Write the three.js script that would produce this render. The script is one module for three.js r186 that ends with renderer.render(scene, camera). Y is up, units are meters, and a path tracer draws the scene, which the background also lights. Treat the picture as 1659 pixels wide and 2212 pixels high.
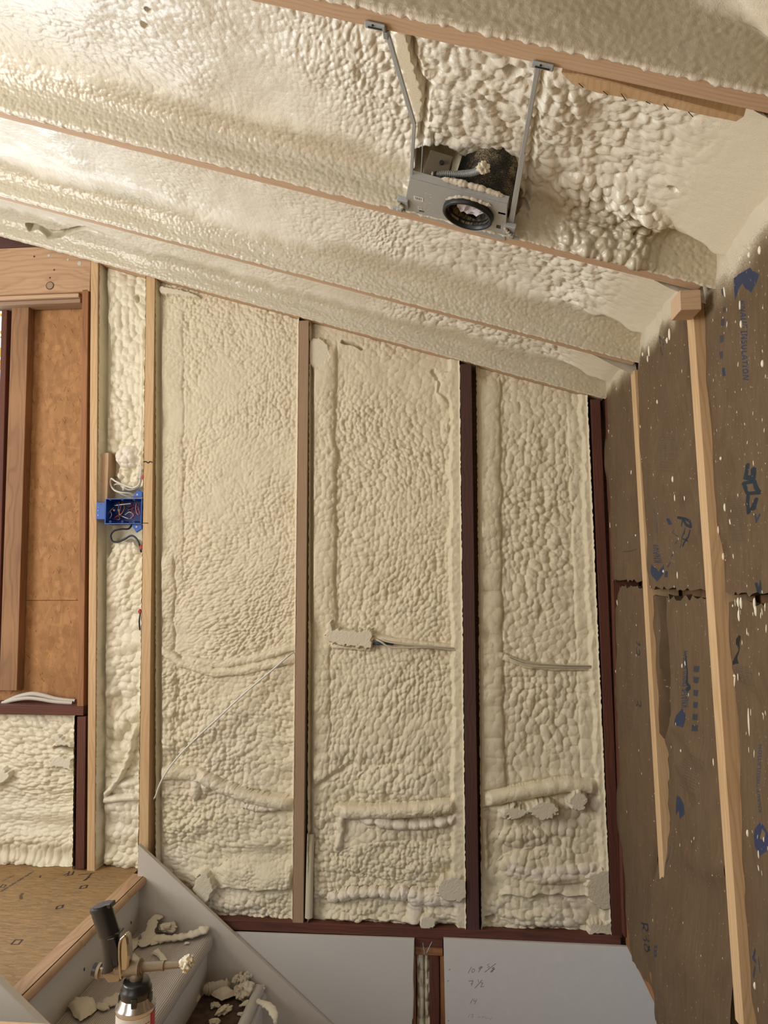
import * as THREE from 'three';
import { RoundedBoxGeometry } from 'three/addons/geometries/RoundedBoxGeometry.js';
import { mergeGeometries, mergeVertices } from 'three/addons/utils/BufferGeometryUtils.js';
import { RectAreaLightUniformsLib } from 'three/addons/lights/RectAreaLightUniformsLib.js';

// ---------------------------------------------------------------- camera, sky, light, exposure
const FW = 1659, FH = 2212, FOCAL = 1540, EYE = new THREE.Vector3(0, 2.4, 2.6);
const V = (x, y, z) => new THREE.Vector3(x, y, z);
const ahead = V(968 - FW / 2, -(1245 - FH / 2), -FOCAL).normalize();
const upward = V(-0.011, 1, 0).addScaledVector(ahead, -V(-0.011, 1, 0).dot(ahead)).normalize();
const rightward = ahead.clone().cross(upward);
const scene = new THREE.Scene();
const camera = new THREE.PerspectiveCamera(2 * Math.atan(FH / 2 / FOCAL) * 180 / Math.PI, FW / FH, 0.05, 200);
camera.position.copy(EYE);
camera.quaternion.setFromRotationMatrix(new THREE.Matrix4().makeBasis(V(rightward.x, upward.x, -ahead.x), V(rightward.y, upward.y, -ahead.y), V(rightward.z, upward.z, -ahead.z)));
const renderer = new THREE.WebGLRenderer({ antialias: true });
renderer.toneMapping = THREE.LinearToneMapping;
renderer.toneMappingExposure = 0.93;
renderer.shadowMap.enabled = true;
scene.background = new THREE.Color(0.80, 0.90, 1.0);
scene.backgroundIntensity = 2.5;
RectAreaLightUniformsLib.init();
function daylight(name, x, y, z, tx, ty, tz, w, h, rgb, power) {      // area light filling one opening; all but the gable one are unseen sources
  const l = new THREE.RectAreaLight(new THREE.Color(...rgb), power, w, h);
  l.name = name; l.position.set(x, y, z); l.lookAt(tx, ty, tz); scene.add(l);
}
daylight('window_light_gable', -2.25, 2.75, -0.02, -1.9, 2.75, 3, 0.85, 1.5, [0.70, 0.85, 1.0], 5.0);
daylight('unseen_light_left', -3.17, 2.85, 2.1, 0, 2.7, 1.6, 1.7, 1.5, [1.0, 0.955, 0.87], 9.6);  // out of view, placed to light the room from the left
daylight('unseen_light_back', -1.5, 3.0, 4.17, -0.6, 2.6, 0, 1.6, 1.3, [1.0, 0.93, 0.83], 1.1);  // out of view behind the viewer, placed to light the gable wall
daylight('unseen_light_low', 1.72, 0.75, 1.3, 0.4, 0.9, 0.1, 0.9, 0.8, [0.86, 0.93, 1.0], 1.6);  // out of view, placed to light the lower white board at the right

// ---------------------------------------------------------------- measuring helpers
const ray = (px, py) => { const x = px - FW / 2, y = -(py - FH / 2), z = -FOCAL; return V(rightward.x * x + rightward.y * y + rightward.z * z, upward.x * x + upward.y * y + upward.z * z, -(ahead.x * x + ahead.y * y + ahead.z * z)); };
const onZ = (px, py, z) => { const r = ray(px, py); return EYE.clone().addScaledVector(r, (z - EYE.z) / r.z); };
const onX = (px, py, x) => { const r = ray(px, py); return EYE.clone().addScaledVector(r, (x - EYE.x) / r.x); };
const onY = (px, py, y) => { const r = ray(px, py); return EYE.clone().addScaledVector(r, (y - EYE.y) / r.y); };
const PITCH = 0.309, roofY = (x, h = 0) => EYE.y + 0.645 - PITCH * (x - 0.55) + h;       // underside of the rafters; h is measured straight up
const onRoof = (px, py, h = 0) => { const r = ray(px, py), c = roofY(0, h) - EYE.y; return EYE.clone().addScaledVector(r, c / (r.y + PITCH * r.x)); };
const XR = 0.57;                                                       // face of the low right-hand wall
const clamp = THREE.MathUtils.clamp, lerp = THREE.MathUtils.lerp, sstep = THREE.MathUtils.smoothstep;

// ---------------------------------------------------------------- noise
function hash(i, j, k) { let n = Math.imul(i, 374761393) + Math.imul(j, 668265263) + Math.imul(k, 1274126177) | 0; n = Math.imul(n ^ (n >>> 13), 1274126177); n = Math.imul(n ^ (n >>> 15), 2246822519 | 0); return ((n ^ (n >>> 16)) >>> 0) / 4294967296; }
function noise(x, y, k = 0) {                                          // value noise, -1..1
  const i = Math.floor(x), j = Math.floor(y), u = x - i, v = y - j, s = u * u * (3 - 2 * u), t = v * v * (3 - 2 * v);
  return 2 * lerp(lerp(hash(i, j, k), hash(i + 1, j, k), s), lerp(hash(i, j + 1, k), hash(i + 1, j + 1, k), s), t) - 1;
}
const fbm = (x, y, k = 0) => 0.55 * noise(x, y, k) + 0.28 * noise(x * 2.1, y * 2.1, k + 7) + 0.17 * noise(x * 4.3, y * 4.3, k + 13);
function domes(x, y, k, vary = 0.5, steep = 1.15) {                    // rounded bubbles that meet in creases, about 0..1
  const i = Math.floor(x), j = Math.floor(y); let best = -9;
  for (let a = -1; a < 2; a++) for (let b = -1; b < 2; b++) {
    const dx = i + a + 0.12 + 0.76 * hash(i + a, j + b, k) - x, dy = j + b + 0.12 + 0.76 * hash(i + a, j + b, k + 31) - y;
    const v = 1 - vary * hash(i + a, j + b, k + 57) - steep * (dx * dx + dy * dy);
    if (v > best) best = v;
  }
  return Math.pow(Math.max(0.03, best), 0.62);
}
function rng(seed) { let s = seed >>> 0; return () => { s = (s + 0x6d2b79f5) | 0; let t = Math.imul(s ^ (s >>> 15), 1 | s); t = (t + Math.imul(t ^ (t >>> 7), 61 | t)) ^ t; return ((t ^ (t >>> 14)) >>> 0) / 4294967296; }; }
function segDist(px, py, line) {                                       // distance to a polyline, and how far along it (0..1)
  let best = 1e9, along = 0; const n = line.length - 1;
  for (let i = 0; i < n; i++) {
    const ax = line[i][0], ay = line[i][1], bx = line[i + 1][0] - ax, by = line[i + 1][1] - ay, t = clamp(((px - ax) * bx + (py - ay) * by) / (bx * bx + by * by), 0, 1);
    const d = Math.hypot(px - ax - bx * t, py - ay - by * t); if (d < best) { best = d; along = (i + t) / n; }
  }
  return [best, along];
}
function inside(px, py, poly) { let c = false; for (let i = 0, j = poly.length - 1; i < poly.length; j = i++) if ((poly[i][1] > py) !== (poly[j][1] > py) && px < (poly[j][0] - poly[i][0]) * (py - poly[i][1]) / (poly[j][1] - poly[i][1]) + poly[i][0]) c = !c; return c; }
const polyDist = (px, py, poly) => { const d = segDist(px, py, [...poly, poly[0]])[0]; return inside(px, py, poly) ? -d : d; };

// ---------------------------------------------------------------- naming
const taken = {};
function numbered(n) { const k = taken[n] = (taken[n] ?? -1) + 1; return k ? n + '_' + String(k).padStart(3, '0') : n; }
function tag(o, label, category, group) { Object.assign(o.userData, { label, category }); if (group) o.userData.group = group; return o; }
function shade(o) { o.castShadow = o.receiveShadow = true; return o; }
function thing(name, at, label, category, group) { const g = new THREE.Group(); g.name = numbered(name); g.position.copy(at); scene.add(g); return tag(g, label, category, group); }
function struct(name) { const g = new THREE.Group(); g.name = name; g.userData.kind = 'structure'; scene.add(g); return g; }
const worldOf = (g) => { const p = V(0, 0, 0); for (let o = g; o && o !== scene; o = o.parent) p.add(o.position); return p; };
function part(parent, name, geo, mat, label) {                         // geo is in world coordinates
  const w = worldOf(parent); geo.translate(-w.x, -w.y, -w.z);
  const m = shade(new THREE.Mesh(geo, mat)); m.name = name; parent.add(m); if (label) m.userData.label = label; return m;
}
function solo(name, geo, mat, label, category, group) {                // a thing that is one mesh, its origin at the middle of its base
  geo.computeBoundingBox(); const b = geo.boundingBox, c = V((b.min.x + b.max.x) / 2, b.min.y, (b.min.z + b.max.z) / 2);
  geo.translate(-c.x, -c.y, -c.z); const m = shade(new THREE.Mesh(geo, mat)); m.name = numbered(name); m.position.copy(c); scene.add(m); return tag(m, label, category, group);
}

// ---------------------------------------------------------------- textures and materials
function data(w, h, fn, srgb = true) {
  const a = new Uint8Array(w * h * 4);
  for (let y = 0; y < h; y++) for (let x = 0; x < w; x++) { const c = fn(x, y), o = (y * w + x) * 4; a[o] = clamp(c[0], 0, 255); a[o + 1] = clamp(c[1], 0, 255); a[o + 2] = clamp(c[2], 0, 255); a[o + 3] = 255; }
  const t = new THREE.DataTexture(a, w, h); t.wrapS = t.wrapT = THREE.RepeatWrapping; t.magFilter = t.minFilter = THREE.LinearFilter; if (srgb) t.colorSpace = THREE.SRGBColorSpace; t.needsUpdate = true; return t;
}
const wrapN = (x, y, p, k, p2 = p) => {                                // value noise that repeats every p (and p2) cells
  const i = Math.floor(x), j = Math.floor(y), u = x - i, v = y - j, s = u * u * (3 - 2 * u), t = v * v * (3 - 2 * v), m = (a) => ((a % p) + p) % p, q = (a) => ((a % p2) + p2) % p2;
  return 2 * lerp(lerp(hash(m(i), q(j), k), hash(m(i + 1), q(j), k), s), lerp(hash(m(i), q(j + 1), k), hash(m(i + 1), q(j + 1), k), s), t) - 1;
};
const grainBump = data(512, 512, (x, y) => { const g = 128 + 48 * wrapN(x / 4, y / 4, 128, 1) + 40 * wrapN(x / 8, y / 8, 64, 2) + 30 * wrapN(x / 16, y / 16, 32, 3); return [g, g, g]; }, false);
function rep(t, u, v = u) { const c = t.clone(); c.repeat.set(1 / u, 1 / v); c.needsUpdate = true; return c; }
function foamMat(rgb, roughness, bump, coat = 0, grain = 0.12) {
  return new THREE.MeshPhysicalMaterial({ color: new THREE.Color(...rgb), roughness, bumpMap: rep(grainBump, grain), bumpScale: bump, vertexColors: true, ...(coat ? { clearcoat: coat, clearcoatRoughness: 0.14 } : {}), side: THREE.DoubleSide });
}
const M = {
  foam: foamMat([0.70, 0.628, 0.468], 0.62, 0.0009),
  foamFresh: foamMat([0.74, 0.68, 0.53], 0.42, 0.0006),
  foamRoof: foamMat([0.82, 0.78, 0.68], 0.37, 0.0006, 0.5, 0.1),
  scrap: foamMat([0.76, 0.69, 0.55], 0.75, 0.0012, 0, 0.05),
};
function wood(light, dark, seed, rings = 13, contrast = 1) {
  const a = new THREE.Color(light), b = new THREE.Color(dark), A = [a.r, a.g, a.b].map((c) => 255 * Math.pow(c, 1 / 2.2)), B = [b.r, b.g, b.b].map((c) => 255 * Math.pow(c, 1 / 2.2));
  const map = data(192, 768, (x, y) => {
    const u = x / 192, v = y / 768, bend = 0.9 * wrapN(u * 3, v * 3, 3, seed) + 0.35 * wrapN(u * 6, v * 12, 6, seed + 3, 12);
    const ring = 0.5 + 0.5 * Math.sin(6.283 * (u * rings + 1.6 * bend)), fine = wrapN(u * 96, v * 12, 96, seed + 5, 12), blot = wrapN(u * 2, v * 4, 2, seed + 9, 4), speck = hash(x, y, seed);
    const k = clamp(contrast * (0.2 + 0.26 * Math.pow(ring, 3) + 0.14 * fine + 0.2 * blot), 0, 1);
    return A.map((c, i) => lerp(c, B[i], k) + 5 * (speck - 0.5));
  });
  map.repeat.set(1 / 0.16, 1 / 0.9);
  return new THREE.MeshStandardMaterial({ map, roughness: 0.72, bumpMap: map, bumpScale: 0.0004 });
}
M.pine = wood('#d2b48c', '#b28c60', 11);
M.pineWarm = wood('#d3b38b', '#a98358', 21, 11);
M.rafter = wood('#cfb193', '#a98767', 31, 17, 0.9);
M.grey = wood('#a78c73', '#85694f', 41, 19, 0.8);
M.redDark = wood('#6b3826', '#3a1a12', 51, 15, 1.1);
M.darkest = wood('#54302a', '#2c1512', 61, 15, 1.1);
M.amber = wood('#a8744a', '#6f4427', 71, 9);
M.header = wood('#c2a07f', '#93704f', 81, 6);
M.plankOld = wood('#a27a55', '#6d4b31', 91, 8);
M.white = new THREE.MeshStandardMaterial({ color: 0xc6bfb5, roughness: 0.6, bumpMap: rep(grainBump, 0.3), bumpScale: 0.0003 });
M.metal = new THREE.MeshStandardMaterial({ color: 0xb4b7b8, metalness: 0.5, roughness: 0.5, bumpMap: rep(grainBump, 0.08), bumpScale: 0.0004 });
M.metalDark = new THREE.MeshStandardMaterial({ color: 0x9ba0a2, metalness: 0.45, roughness: 0.45 });
M.scrapMetal = new THREE.MeshStandardMaterial({ color: 0x9c8f78, roughness: 0.8, bumpMap: rep(grainBump, 0.04), bumpScale: 0.003 });
M.black = new THREE.MeshStandardMaterial({ color: 0x101114, roughness: 0.42 });
M.void = new THREE.MeshStandardMaterial({ color: 0x0b0b0c, roughness: 0.8, side: THREE.DoubleSide });

// ---------------------------------------------------------------- shape helpers
function boxUV(g, long) {                                              // uv in metres, v along the long axis
  const p = g.attributes.position, n = g.attributes.normal, uv = new Float32Array(p.count * 2), get = (i, a) => a === 0 ? p.getX(i) : a === 1 ? p.getY(i) : p.getZ(i);
  for (let i = 0; i < p.count; i++) {
    const q = [Math.abs(n.getX(i)), Math.abs(n.getY(i)), Math.abs(n.getZ(i))]; let face = q[0] > q[1] && q[0] > q[2] ? 0 : q[1] > q[2] ? 1 : 2, l = long;
    if (face === long) l = (long + 1) % 3;
    uv[i * 2] = get(i, 3 - face - l); uv[i * 2 + 1] = get(i, l);
  }
  g.setAttribute('uv', new THREE.BufferAttribute(uv, 2)); return g;
}
let plankCount = 0;
function plankGeo(a, b, across, wide, deep, r = 0.002) {                // a bar from a to b; «across» is the direction of its width, a and b run along the middle of its front face
  const len = a.distanceTo(b), g = new RoundedBoxGeometry(wide, len, deep, 1, Math.min(r, wide / 3, deep / 3)); boxUV(g, 1);
  const shift = ++plankCount * 0.137, uv = g.attributes.uv; for (let i = 0; i < uv.count; i++) uv.setXY(i, uv.getX(i) + shift, uv.getY(i) + shift * 2.3);
  const y = b.clone().sub(a).normalize(), x = across.clone().addScaledVector(y, -across.dot(y)).normalize(), z = x.clone().cross(y);
  g.translate(0, 0, -deep / 2); g.applyMatrix4(new THREE.Matrix4().makeBasis(x, y, z).setPosition(a.clone().add(b).multiplyScalar(0.5))); return g;
}
function boxGeo(x0, x1, y0, y1, z0, z1, long = 1, r = 0.002) {
  const w = x1 - x0, h = y1 - y0, d = z1 - z0, g = boxUV(new RoundedBoxGeometry(w, h, d, 1, Math.min(r, w / 3, h / 3, d / 3)), long);
  const s = ++plankCount * 0.171, uv = g.attributes.uv; for (let i = 0; i < uv.count; i++) uv.setXY(i, uv.getX(i) + s, uv.getY(i) + s * 1.7);
  return g.translate((x0 + x1) / 2, (y0 + y1) / 2, (z0 + z1) / 2);
}
function slabGeo(pts, normal, thick, bevel = 0.0015) {                 // a flat polygon (world points) given thickness away from «normal»
  const n = normal.clone().normalize(), x = pts[1].clone().sub(pts[0]).addScaledVector(n, -pts[1].clone().sub(pts[0]).dot(n)).normalize(), y = n.clone().cross(x), o = pts[0];
  const s = new THREE.Shape(pts.map((p) => new THREE.Vector2(p.clone().sub(o).dot(x), p.clone().sub(o).dot(y))));
  const g = new THREE.ExtrudeGeometry(s, { depth: thick - 2 * bevel, bevelEnabled: bevel > 0, bevelSize: bevel, bevelThickness: bevel, bevelOffset: -bevel, bevelSegments: 1, curveSegments: 8 });
  g.translate(0, 0, -thick + bevel); g.applyMatrix4(new THREE.Matrix4().makeBasis(x, y, n).setPosition(o)); return g;
}
function tube(pts, r, seg = 40, radial = 8) { return new THREE.TubeGeometry(new THREE.CatmullRomCurve3(pts), seg, r, radial, false); }
function capped(pts, r, seg = 40, radial = 8) { return join([tube(pts, r, seg, radial), ...[pts[0], pts[pts.length - 1]].map((p) => new THREE.SphereGeometry(r, 8, 6).translate(p.x, p.y, p.z))]); }
function join(list) {                                                  // merge, after bringing every piece to the same attributes
  const keys = ['position', 'normal', 'uv', 'color'].filter((k) => list.every((g) => g.attributes[k]));
  return mergeGeometries(list.map((g) => { const q = g.index ? g.toNonIndexed() : g; for (const k of Object.keys(q.attributes)) if (!keys.includes(k)) q.deleteAttribute(k); return q; }));
}
function white(g) { const n = g.attributes.position.count; g.setAttribute('color', new THREE.BufferAttribute(new Float32Array(n * 3).fill(1), 3)); return g; }
function sheet(nu, nv, fn) {                                           // fn(i / nu, j / nv) -> [x, y, z, u, v, r, g, b]
  const p = [], uv = [], c = [], idx = [];
  for (let j = 0; j <= nv; j++) for (let i = 0; i <= nu; i++) { const q = fn(i / nu, j / nv); p.push(q[0], q[1], q[2]); uv.push(q[3], q[4]); c.push(q[5] ?? 1, q[6] ?? 1, q[7] ?? 1); }
  for (let j = 0; j < nv; j++) for (let i = 0; i < nu; i++) { const a = j * (nu + 1) + i; idx.push(a, a + 1, a + nu + 2, a, a + nu + 2, a + nu + 1); }
  const g = new THREE.BufferGeometry(); g.setAttribute('position', new THREE.Float32BufferAttribute(p, 3)); g.setAttribute('uv', new THREE.Float32BufferAttribute(uv, 2)); g.setAttribute('color', new THREE.Float32BufferAttribute(c, 3)); g.setIndex(idx); g.computeVertexNormals(); return g;
}

// ================================================================ the room shell
const shell = new THREE.MeshStandardMaterial({ color: 0xb9a98c, roughness: 0.85, bumpMap: rep(grainBump, 0.4), bumpScale: 0.001 });
const LEFT = -3.2, BACK = 4.2;
{
  const f = struct('floor'); part(f, 'subfloor', boxGeo(LEFT - 0.1, 1.9, -0.12, 0, -0.1, BACK + 0.1, 0), M.plankOld);
  const l = struct('wall_left'), zs = [1.25, 2.95], ys = [2.1, 3.6];  // unseen wall; its opening is placed for the light from the left
  part(l, 'wall_face', join([boxGeo(LEFT - 0.12, LEFT, 0, 4.6, -0.1, zs[0]), boxGeo(LEFT - 0.12, LEFT, 0, 4.6, zs[1], BACK + 0.1), boxGeo(LEFT - 0.12, LEFT, 0, ys[0], zs[0], zs[1]), boxGeo(LEFT - 0.12, LEFT, ys[1], 4.6, zs[0], zs[1])]), shell);
  const b = struct('wall_rear'), xs = [-2.3, -0.7], yb = [2.35, 3.65];  // unseen wall; its opening is placed for the light from behind
  part(b, 'wall_face', join([boxGeo(LEFT, xs[0], 0, 4.6, BACK, BACK + 0.12), boxGeo(xs[1], 1.9, 0, 4.6, BACK, BACK + 0.12), boxGeo(xs[0], xs[1], 0, yb[0], BACK, BACK + 0.12), boxGeo(xs[0], xs[1], yb[1], 4.6, BACK, BACK + 0.12)]), shell);
  const e = struct('wall_eave');                                       // the low space under the right-hand wall, with an unseen opening placed for the low light
  part(e, 'wall_face', join([boxGeo(1.75, 1.87, 0, 1.2, -0.1, 0.85), boxGeo(1.75, 1.87, 0, 1.2, 1.75, BACK), boxGeo(1.75, 1.87, 0, 0.35, 0.85, 1.75)]), shell);
  part(e, 'soffit', boxGeo(XR + 0.01, 1.87, 1.2, 1.26, 0.02, BACK, 2), M.amber);
}

// ================================================================ the gable wall: framing
const wall = struct('framing'), outer = struct('wall_gable');
const back = -0.09, X = V(1, 0, 0), Z = V(0, 0, 1);
function stud(px0, py0, px1, py1, w, mat, label, z = 0, deep = 0.089) { return part(wall, 'stud', plankGeo(onZ(px0, py0, z), onZ(px1, py1, z), X, w, deep), mat, label); }
const studs = {
  king: stud(196, 1884, 204, 560, 0.030, M.pineWarm, 'pale pine stud beside the boarded window'),
  first: stud(309, 1884, 325, 596, 0.037, M.pine, 'pale clean pine stud with marker dashes'),
  second: stud(643, 2012, 656, 692, 0.040, M.grey, 'dull greyish brown stud'),
  third: stud(1022, 2016, 1006, 786, 0.043, M.darkest, 'very dark old stud'),
  fourth: stud(1334, 2026, 1286, 862, 0.035, M.redDark, 'dark red brown corner stud'),
};
stud(172, 1878, 176, 1548, 0.034, M.redDark, 'dark red cripple stud under the window sill');
stud(173, 1532, 184, 625, 0.026, M.amber, 'orange brown trimmer stud at the window edge');
{ // slope plate along the top, bottom plate, sheathing
  const a = V(-3.1, roofY(-3.1) + 0.002, -0.088), zc = -0.038;
  const rakeA = V(-3.15, roofY(-3.15), 0.012), rakeB = V(XR - 0.002, roofY(XR - 0.002), 0.012);
  const up = V(PITCH, 1, 0).normalize();
  part(wall, 'top_plate', plankGeo(rakeA.clone().addScaledVector(up, 0.019), rakeB.clone().addScaledVector(up, 0.019), up.clone().negate(), 0.038, 0.1), M.rafter, 'sloping pine top plate under the first rafter bay');
  part(wall, 'bottom_plate', boxGeo(-1.2, XR, 1.150, 1.184, -0.09, 0.001, 0), M.redDark, 'dark red bottom plate above the white boards');
  const y1 = roofY(-3.2) + 0.3, y2 = roofY(XR + 0.12) + 0.3;
  const face = (pts) => slabGeo(pts.map(([x, y]) => V(x, y, back)), Z, 0.012, 0);
  part(outer, 'sheathing', join([
    face([[XR + 1.3, -0.1], [XR + 1.3, 1.3], [XR + 0.12, 1.3], [XR + 0.12, y2], [-1.36, roofY(-1.36) + 0.3], [-1.36, -0.1]]),
    face([[-1.36, -0.1], [-1.36, 1.9], [-3.3, 1.9], [-3.3, -0.1]]),
    face([[-1.36, 3.55], [-1.36, roofY(-1.36) + 0.3], [-2.69, roofY(-2.69) + 0.3], [-2.69, 3.55]]),
    face([[-2.69, 1.9], [-2.69, y1], [-3.3, y1 + 0.05], [-3.3, 1.9]]),
  ]), M.plankOld);
}

// ---- the boarded window at the left
const osb = (() => {
  const W = 1024, c = document.createElement('canvas'); c.width = c.height = W; const g = c.getContext('2d'), R = rng(77);
  g.fillStyle = '#b07f46'; g.fillRect(0, 0, W, W);
  for (let i = 0; i < 3400; i++) {
    const x = R() * W, y = R() * W, l = 40 + 110 * R(), w = 12 + 44 * R(), a = (R() - 0.5) * (R() < 0.35 ? 3.1 : 0.9), t = R(), col = [lerp(140, 188, t), lerp(97, 140, t), lerp(56, 92, t)].map(Math.round);
    for (const [ox, oy] of [[0, 0], [W, 0], [-W, 0], [0, W], [0, -W]]) { g.save(); g.translate(x + ox, y + oy); g.rotate(a); g.globalAlpha = 0.42; g.fillStyle = `rgb(${col})`; g.beginPath(); g.moveTo(-l / 2, -w / 2); g.lineTo(l / 2, -w / 2 + 3); g.lineTo(l / 2 - 6, w / 2); g.lineTo(-l / 2 + 4, w / 2 - 2); g.fill(); g.globalAlpha = 0.13; g.strokeStyle = '#6d4520'; g.lineWidth = 1; g.stroke(); g.restore(); }
  }
  g.globalAlpha = 0.75; for (let i = 0; i < 170; i++) { g.save(); g.translate(R() * W, R() * W); g.rotate((R() - 0.5) * 1.6); g.fillStyle = '#5a3516'; g.fillRect(0, 0, 8 + 34 * R(), 1.5 + 3 * R()); g.restore(); }
  const t = new THREE.CanvasTexture(c); t.colorSpace = THREE.SRGBColorSpace; t.wrapS = t.wrapT = THREE.RepeatWrapping; return t;
})();
M.osb = new THREE.MeshStandardMaterial({ map: rep(osb, 0.6), roughness: 0.75, bumpMap: rep(osb, 0.6), bumpScale: 0.0008 });
{
  const zo = -0.1, q = (px, py, z) => onZ(px, py, z), yTop = q(60, 640, zo).y + 0.01, ySeam = q(120, 1297, zo).y, yBot = q(100, 1516, zo).y - 0.03, xl = q(16, 900, zo).x, xr = -1.33;
  const w = struct('window_1');
  part(w, 'boarding', boxGeo(xl, xr, ySeam + 0.0008, yTop + 0.05, zo - 0.012, zo, 0, 0.001), M.osb, 'large upper oriented strand board sheet');
  part(w, 'boarding', boxGeo(xl, xr, yBot, ySeam - 0.0008, zo - 0.012, zo - 0.0006, 0, 0.001), M.osb, 'short lower oriented strand board sheet');
  part(w, 'splice', boxGeo(xl, xr, ySeam - 0.04, ySeam + 0.04, zo - 0.03, zo - 0.0125, 0), M.plankOld);
  part(w, 'mullion', plankGeo(q(17, 1492, zo + 0.045), q(44, 655, zo + 0.045), X, 0.072, 0.044), M.plankOld, 'old knotty brown board standing in the opening');
  part(w, 'mullion_edge', (() => { const a = q(-12, 1492, zo + 0.028), b = q(10, 640, zo + 0.028); return plankGeo(a, b, X, 0.026, 0.05, 0.004); })(), M.redDark, 'rough dark sawn edge beside the daylight gap');
  // header, head trim, sill
  const hy0 = q(60, 634, 0).y, hy1 = q(60, 534, 0).y, xk = q(195, 600, 0).x;
  part(w, 'header', slabGeo([V(-2.75, hy0, 0), V(xk, hy0, 0), V(xk, Math.min(hy1, roofY(xk) + 0.03), 0), V(lerp(xk, -2.75, 0.17), hy1, 0), V(-2.75, hy1, 0)], Z, 0.088).rotateZ(0), M.header, 'pinkish brown header board with one big knot');
  part(w, 'header_top', boxGeo(-2.75, xk - 0.1, hy1 + 0.003, hy1 + 0.09, -0.088, -0.004, 0), M.darkest);
  { const uv = w.children.find((c) => c.name === 'header').geometry.attributes.uv; for (let i = 0; i < uv.count; i++) { const a = uv.getX(i), b = uv.getY(i); uv.setXY(i, b + 0.03, a); } }
  
  const kn = q(108, 617, 0.0002); part(w, 'knot', new THREE.CylinderGeometry(0.0165, 0.0165, 0.002, 24).rotateX(Math.PI / 2).translate(kn.x, kn.y, kn.z), M.darkest); part(w, 'knot', new THREE.CylinderGeometry(0.0135, 0.0135, 0.003, 24).rotateX(Math.PI / 2).translate(kn.x, kn.y, kn.z), M.grey);
  for (const [px, py, r] of [[108, 600, 0.004], [117, 583, 0.004], [74, 554, 0.0045], [106, 552, 0.008], [147, 561, 0.006], [172, 569, 0.011]]) { const k = q(px, py, 0.0002); part(w, 'nail_hole', new THREE.CylinderGeometry(r * 0.7, r, 0.003, 10).rotateX(Math.PI / 2).translate(k.x, k.y, k.z), r > 0.005 ? M.white : M.darkest); }
  part(w, 'head_trim', boxGeo(-2.75, q(175, 640, -0.03).x, hy0 - 0.016, hy0 - 0.001, -0.088, -0.012, 0), M.rafter);
  part(w, 'head_trim', boxGeo(-2.75, q(175, 640, -0.03).x, hy0 - 0.034, hy0 - 0.018, -0.088, -0.026, 0), M.grey);
  const sy = q(80, 1524, 0).y; part(w, 'sill', boxGeo(-2.75, q(181, 1535, 0).x, sy - 0.034, sy, -0.1, 0.002, 0), M.redDark, 'dark red window sill plate');
  const bead = [[12, 1517], [40, 1505], [70, 1499], [95, 1503], [120, 1510], [150, 1514], [163, 1515]].map(([a, b]) => q(a, b, -0.06)); part(w, 'foam_bead', join([1, 0.6].map((k, i) => tube(bead.map((p) => V(p.x, lerp(sy, p.y, k), p.z + i * 0.02)), 0.009 - i * 0.002, 60, 10))), M.white, 'white foam bead squeezed out along the sill');
  // the left side of the opening, outside the frame
  part(w, 'jamb', boxGeo(-2.75, -2.69, sy, hy0, -0.1, 0.0, 1), M.amber);
}

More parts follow.
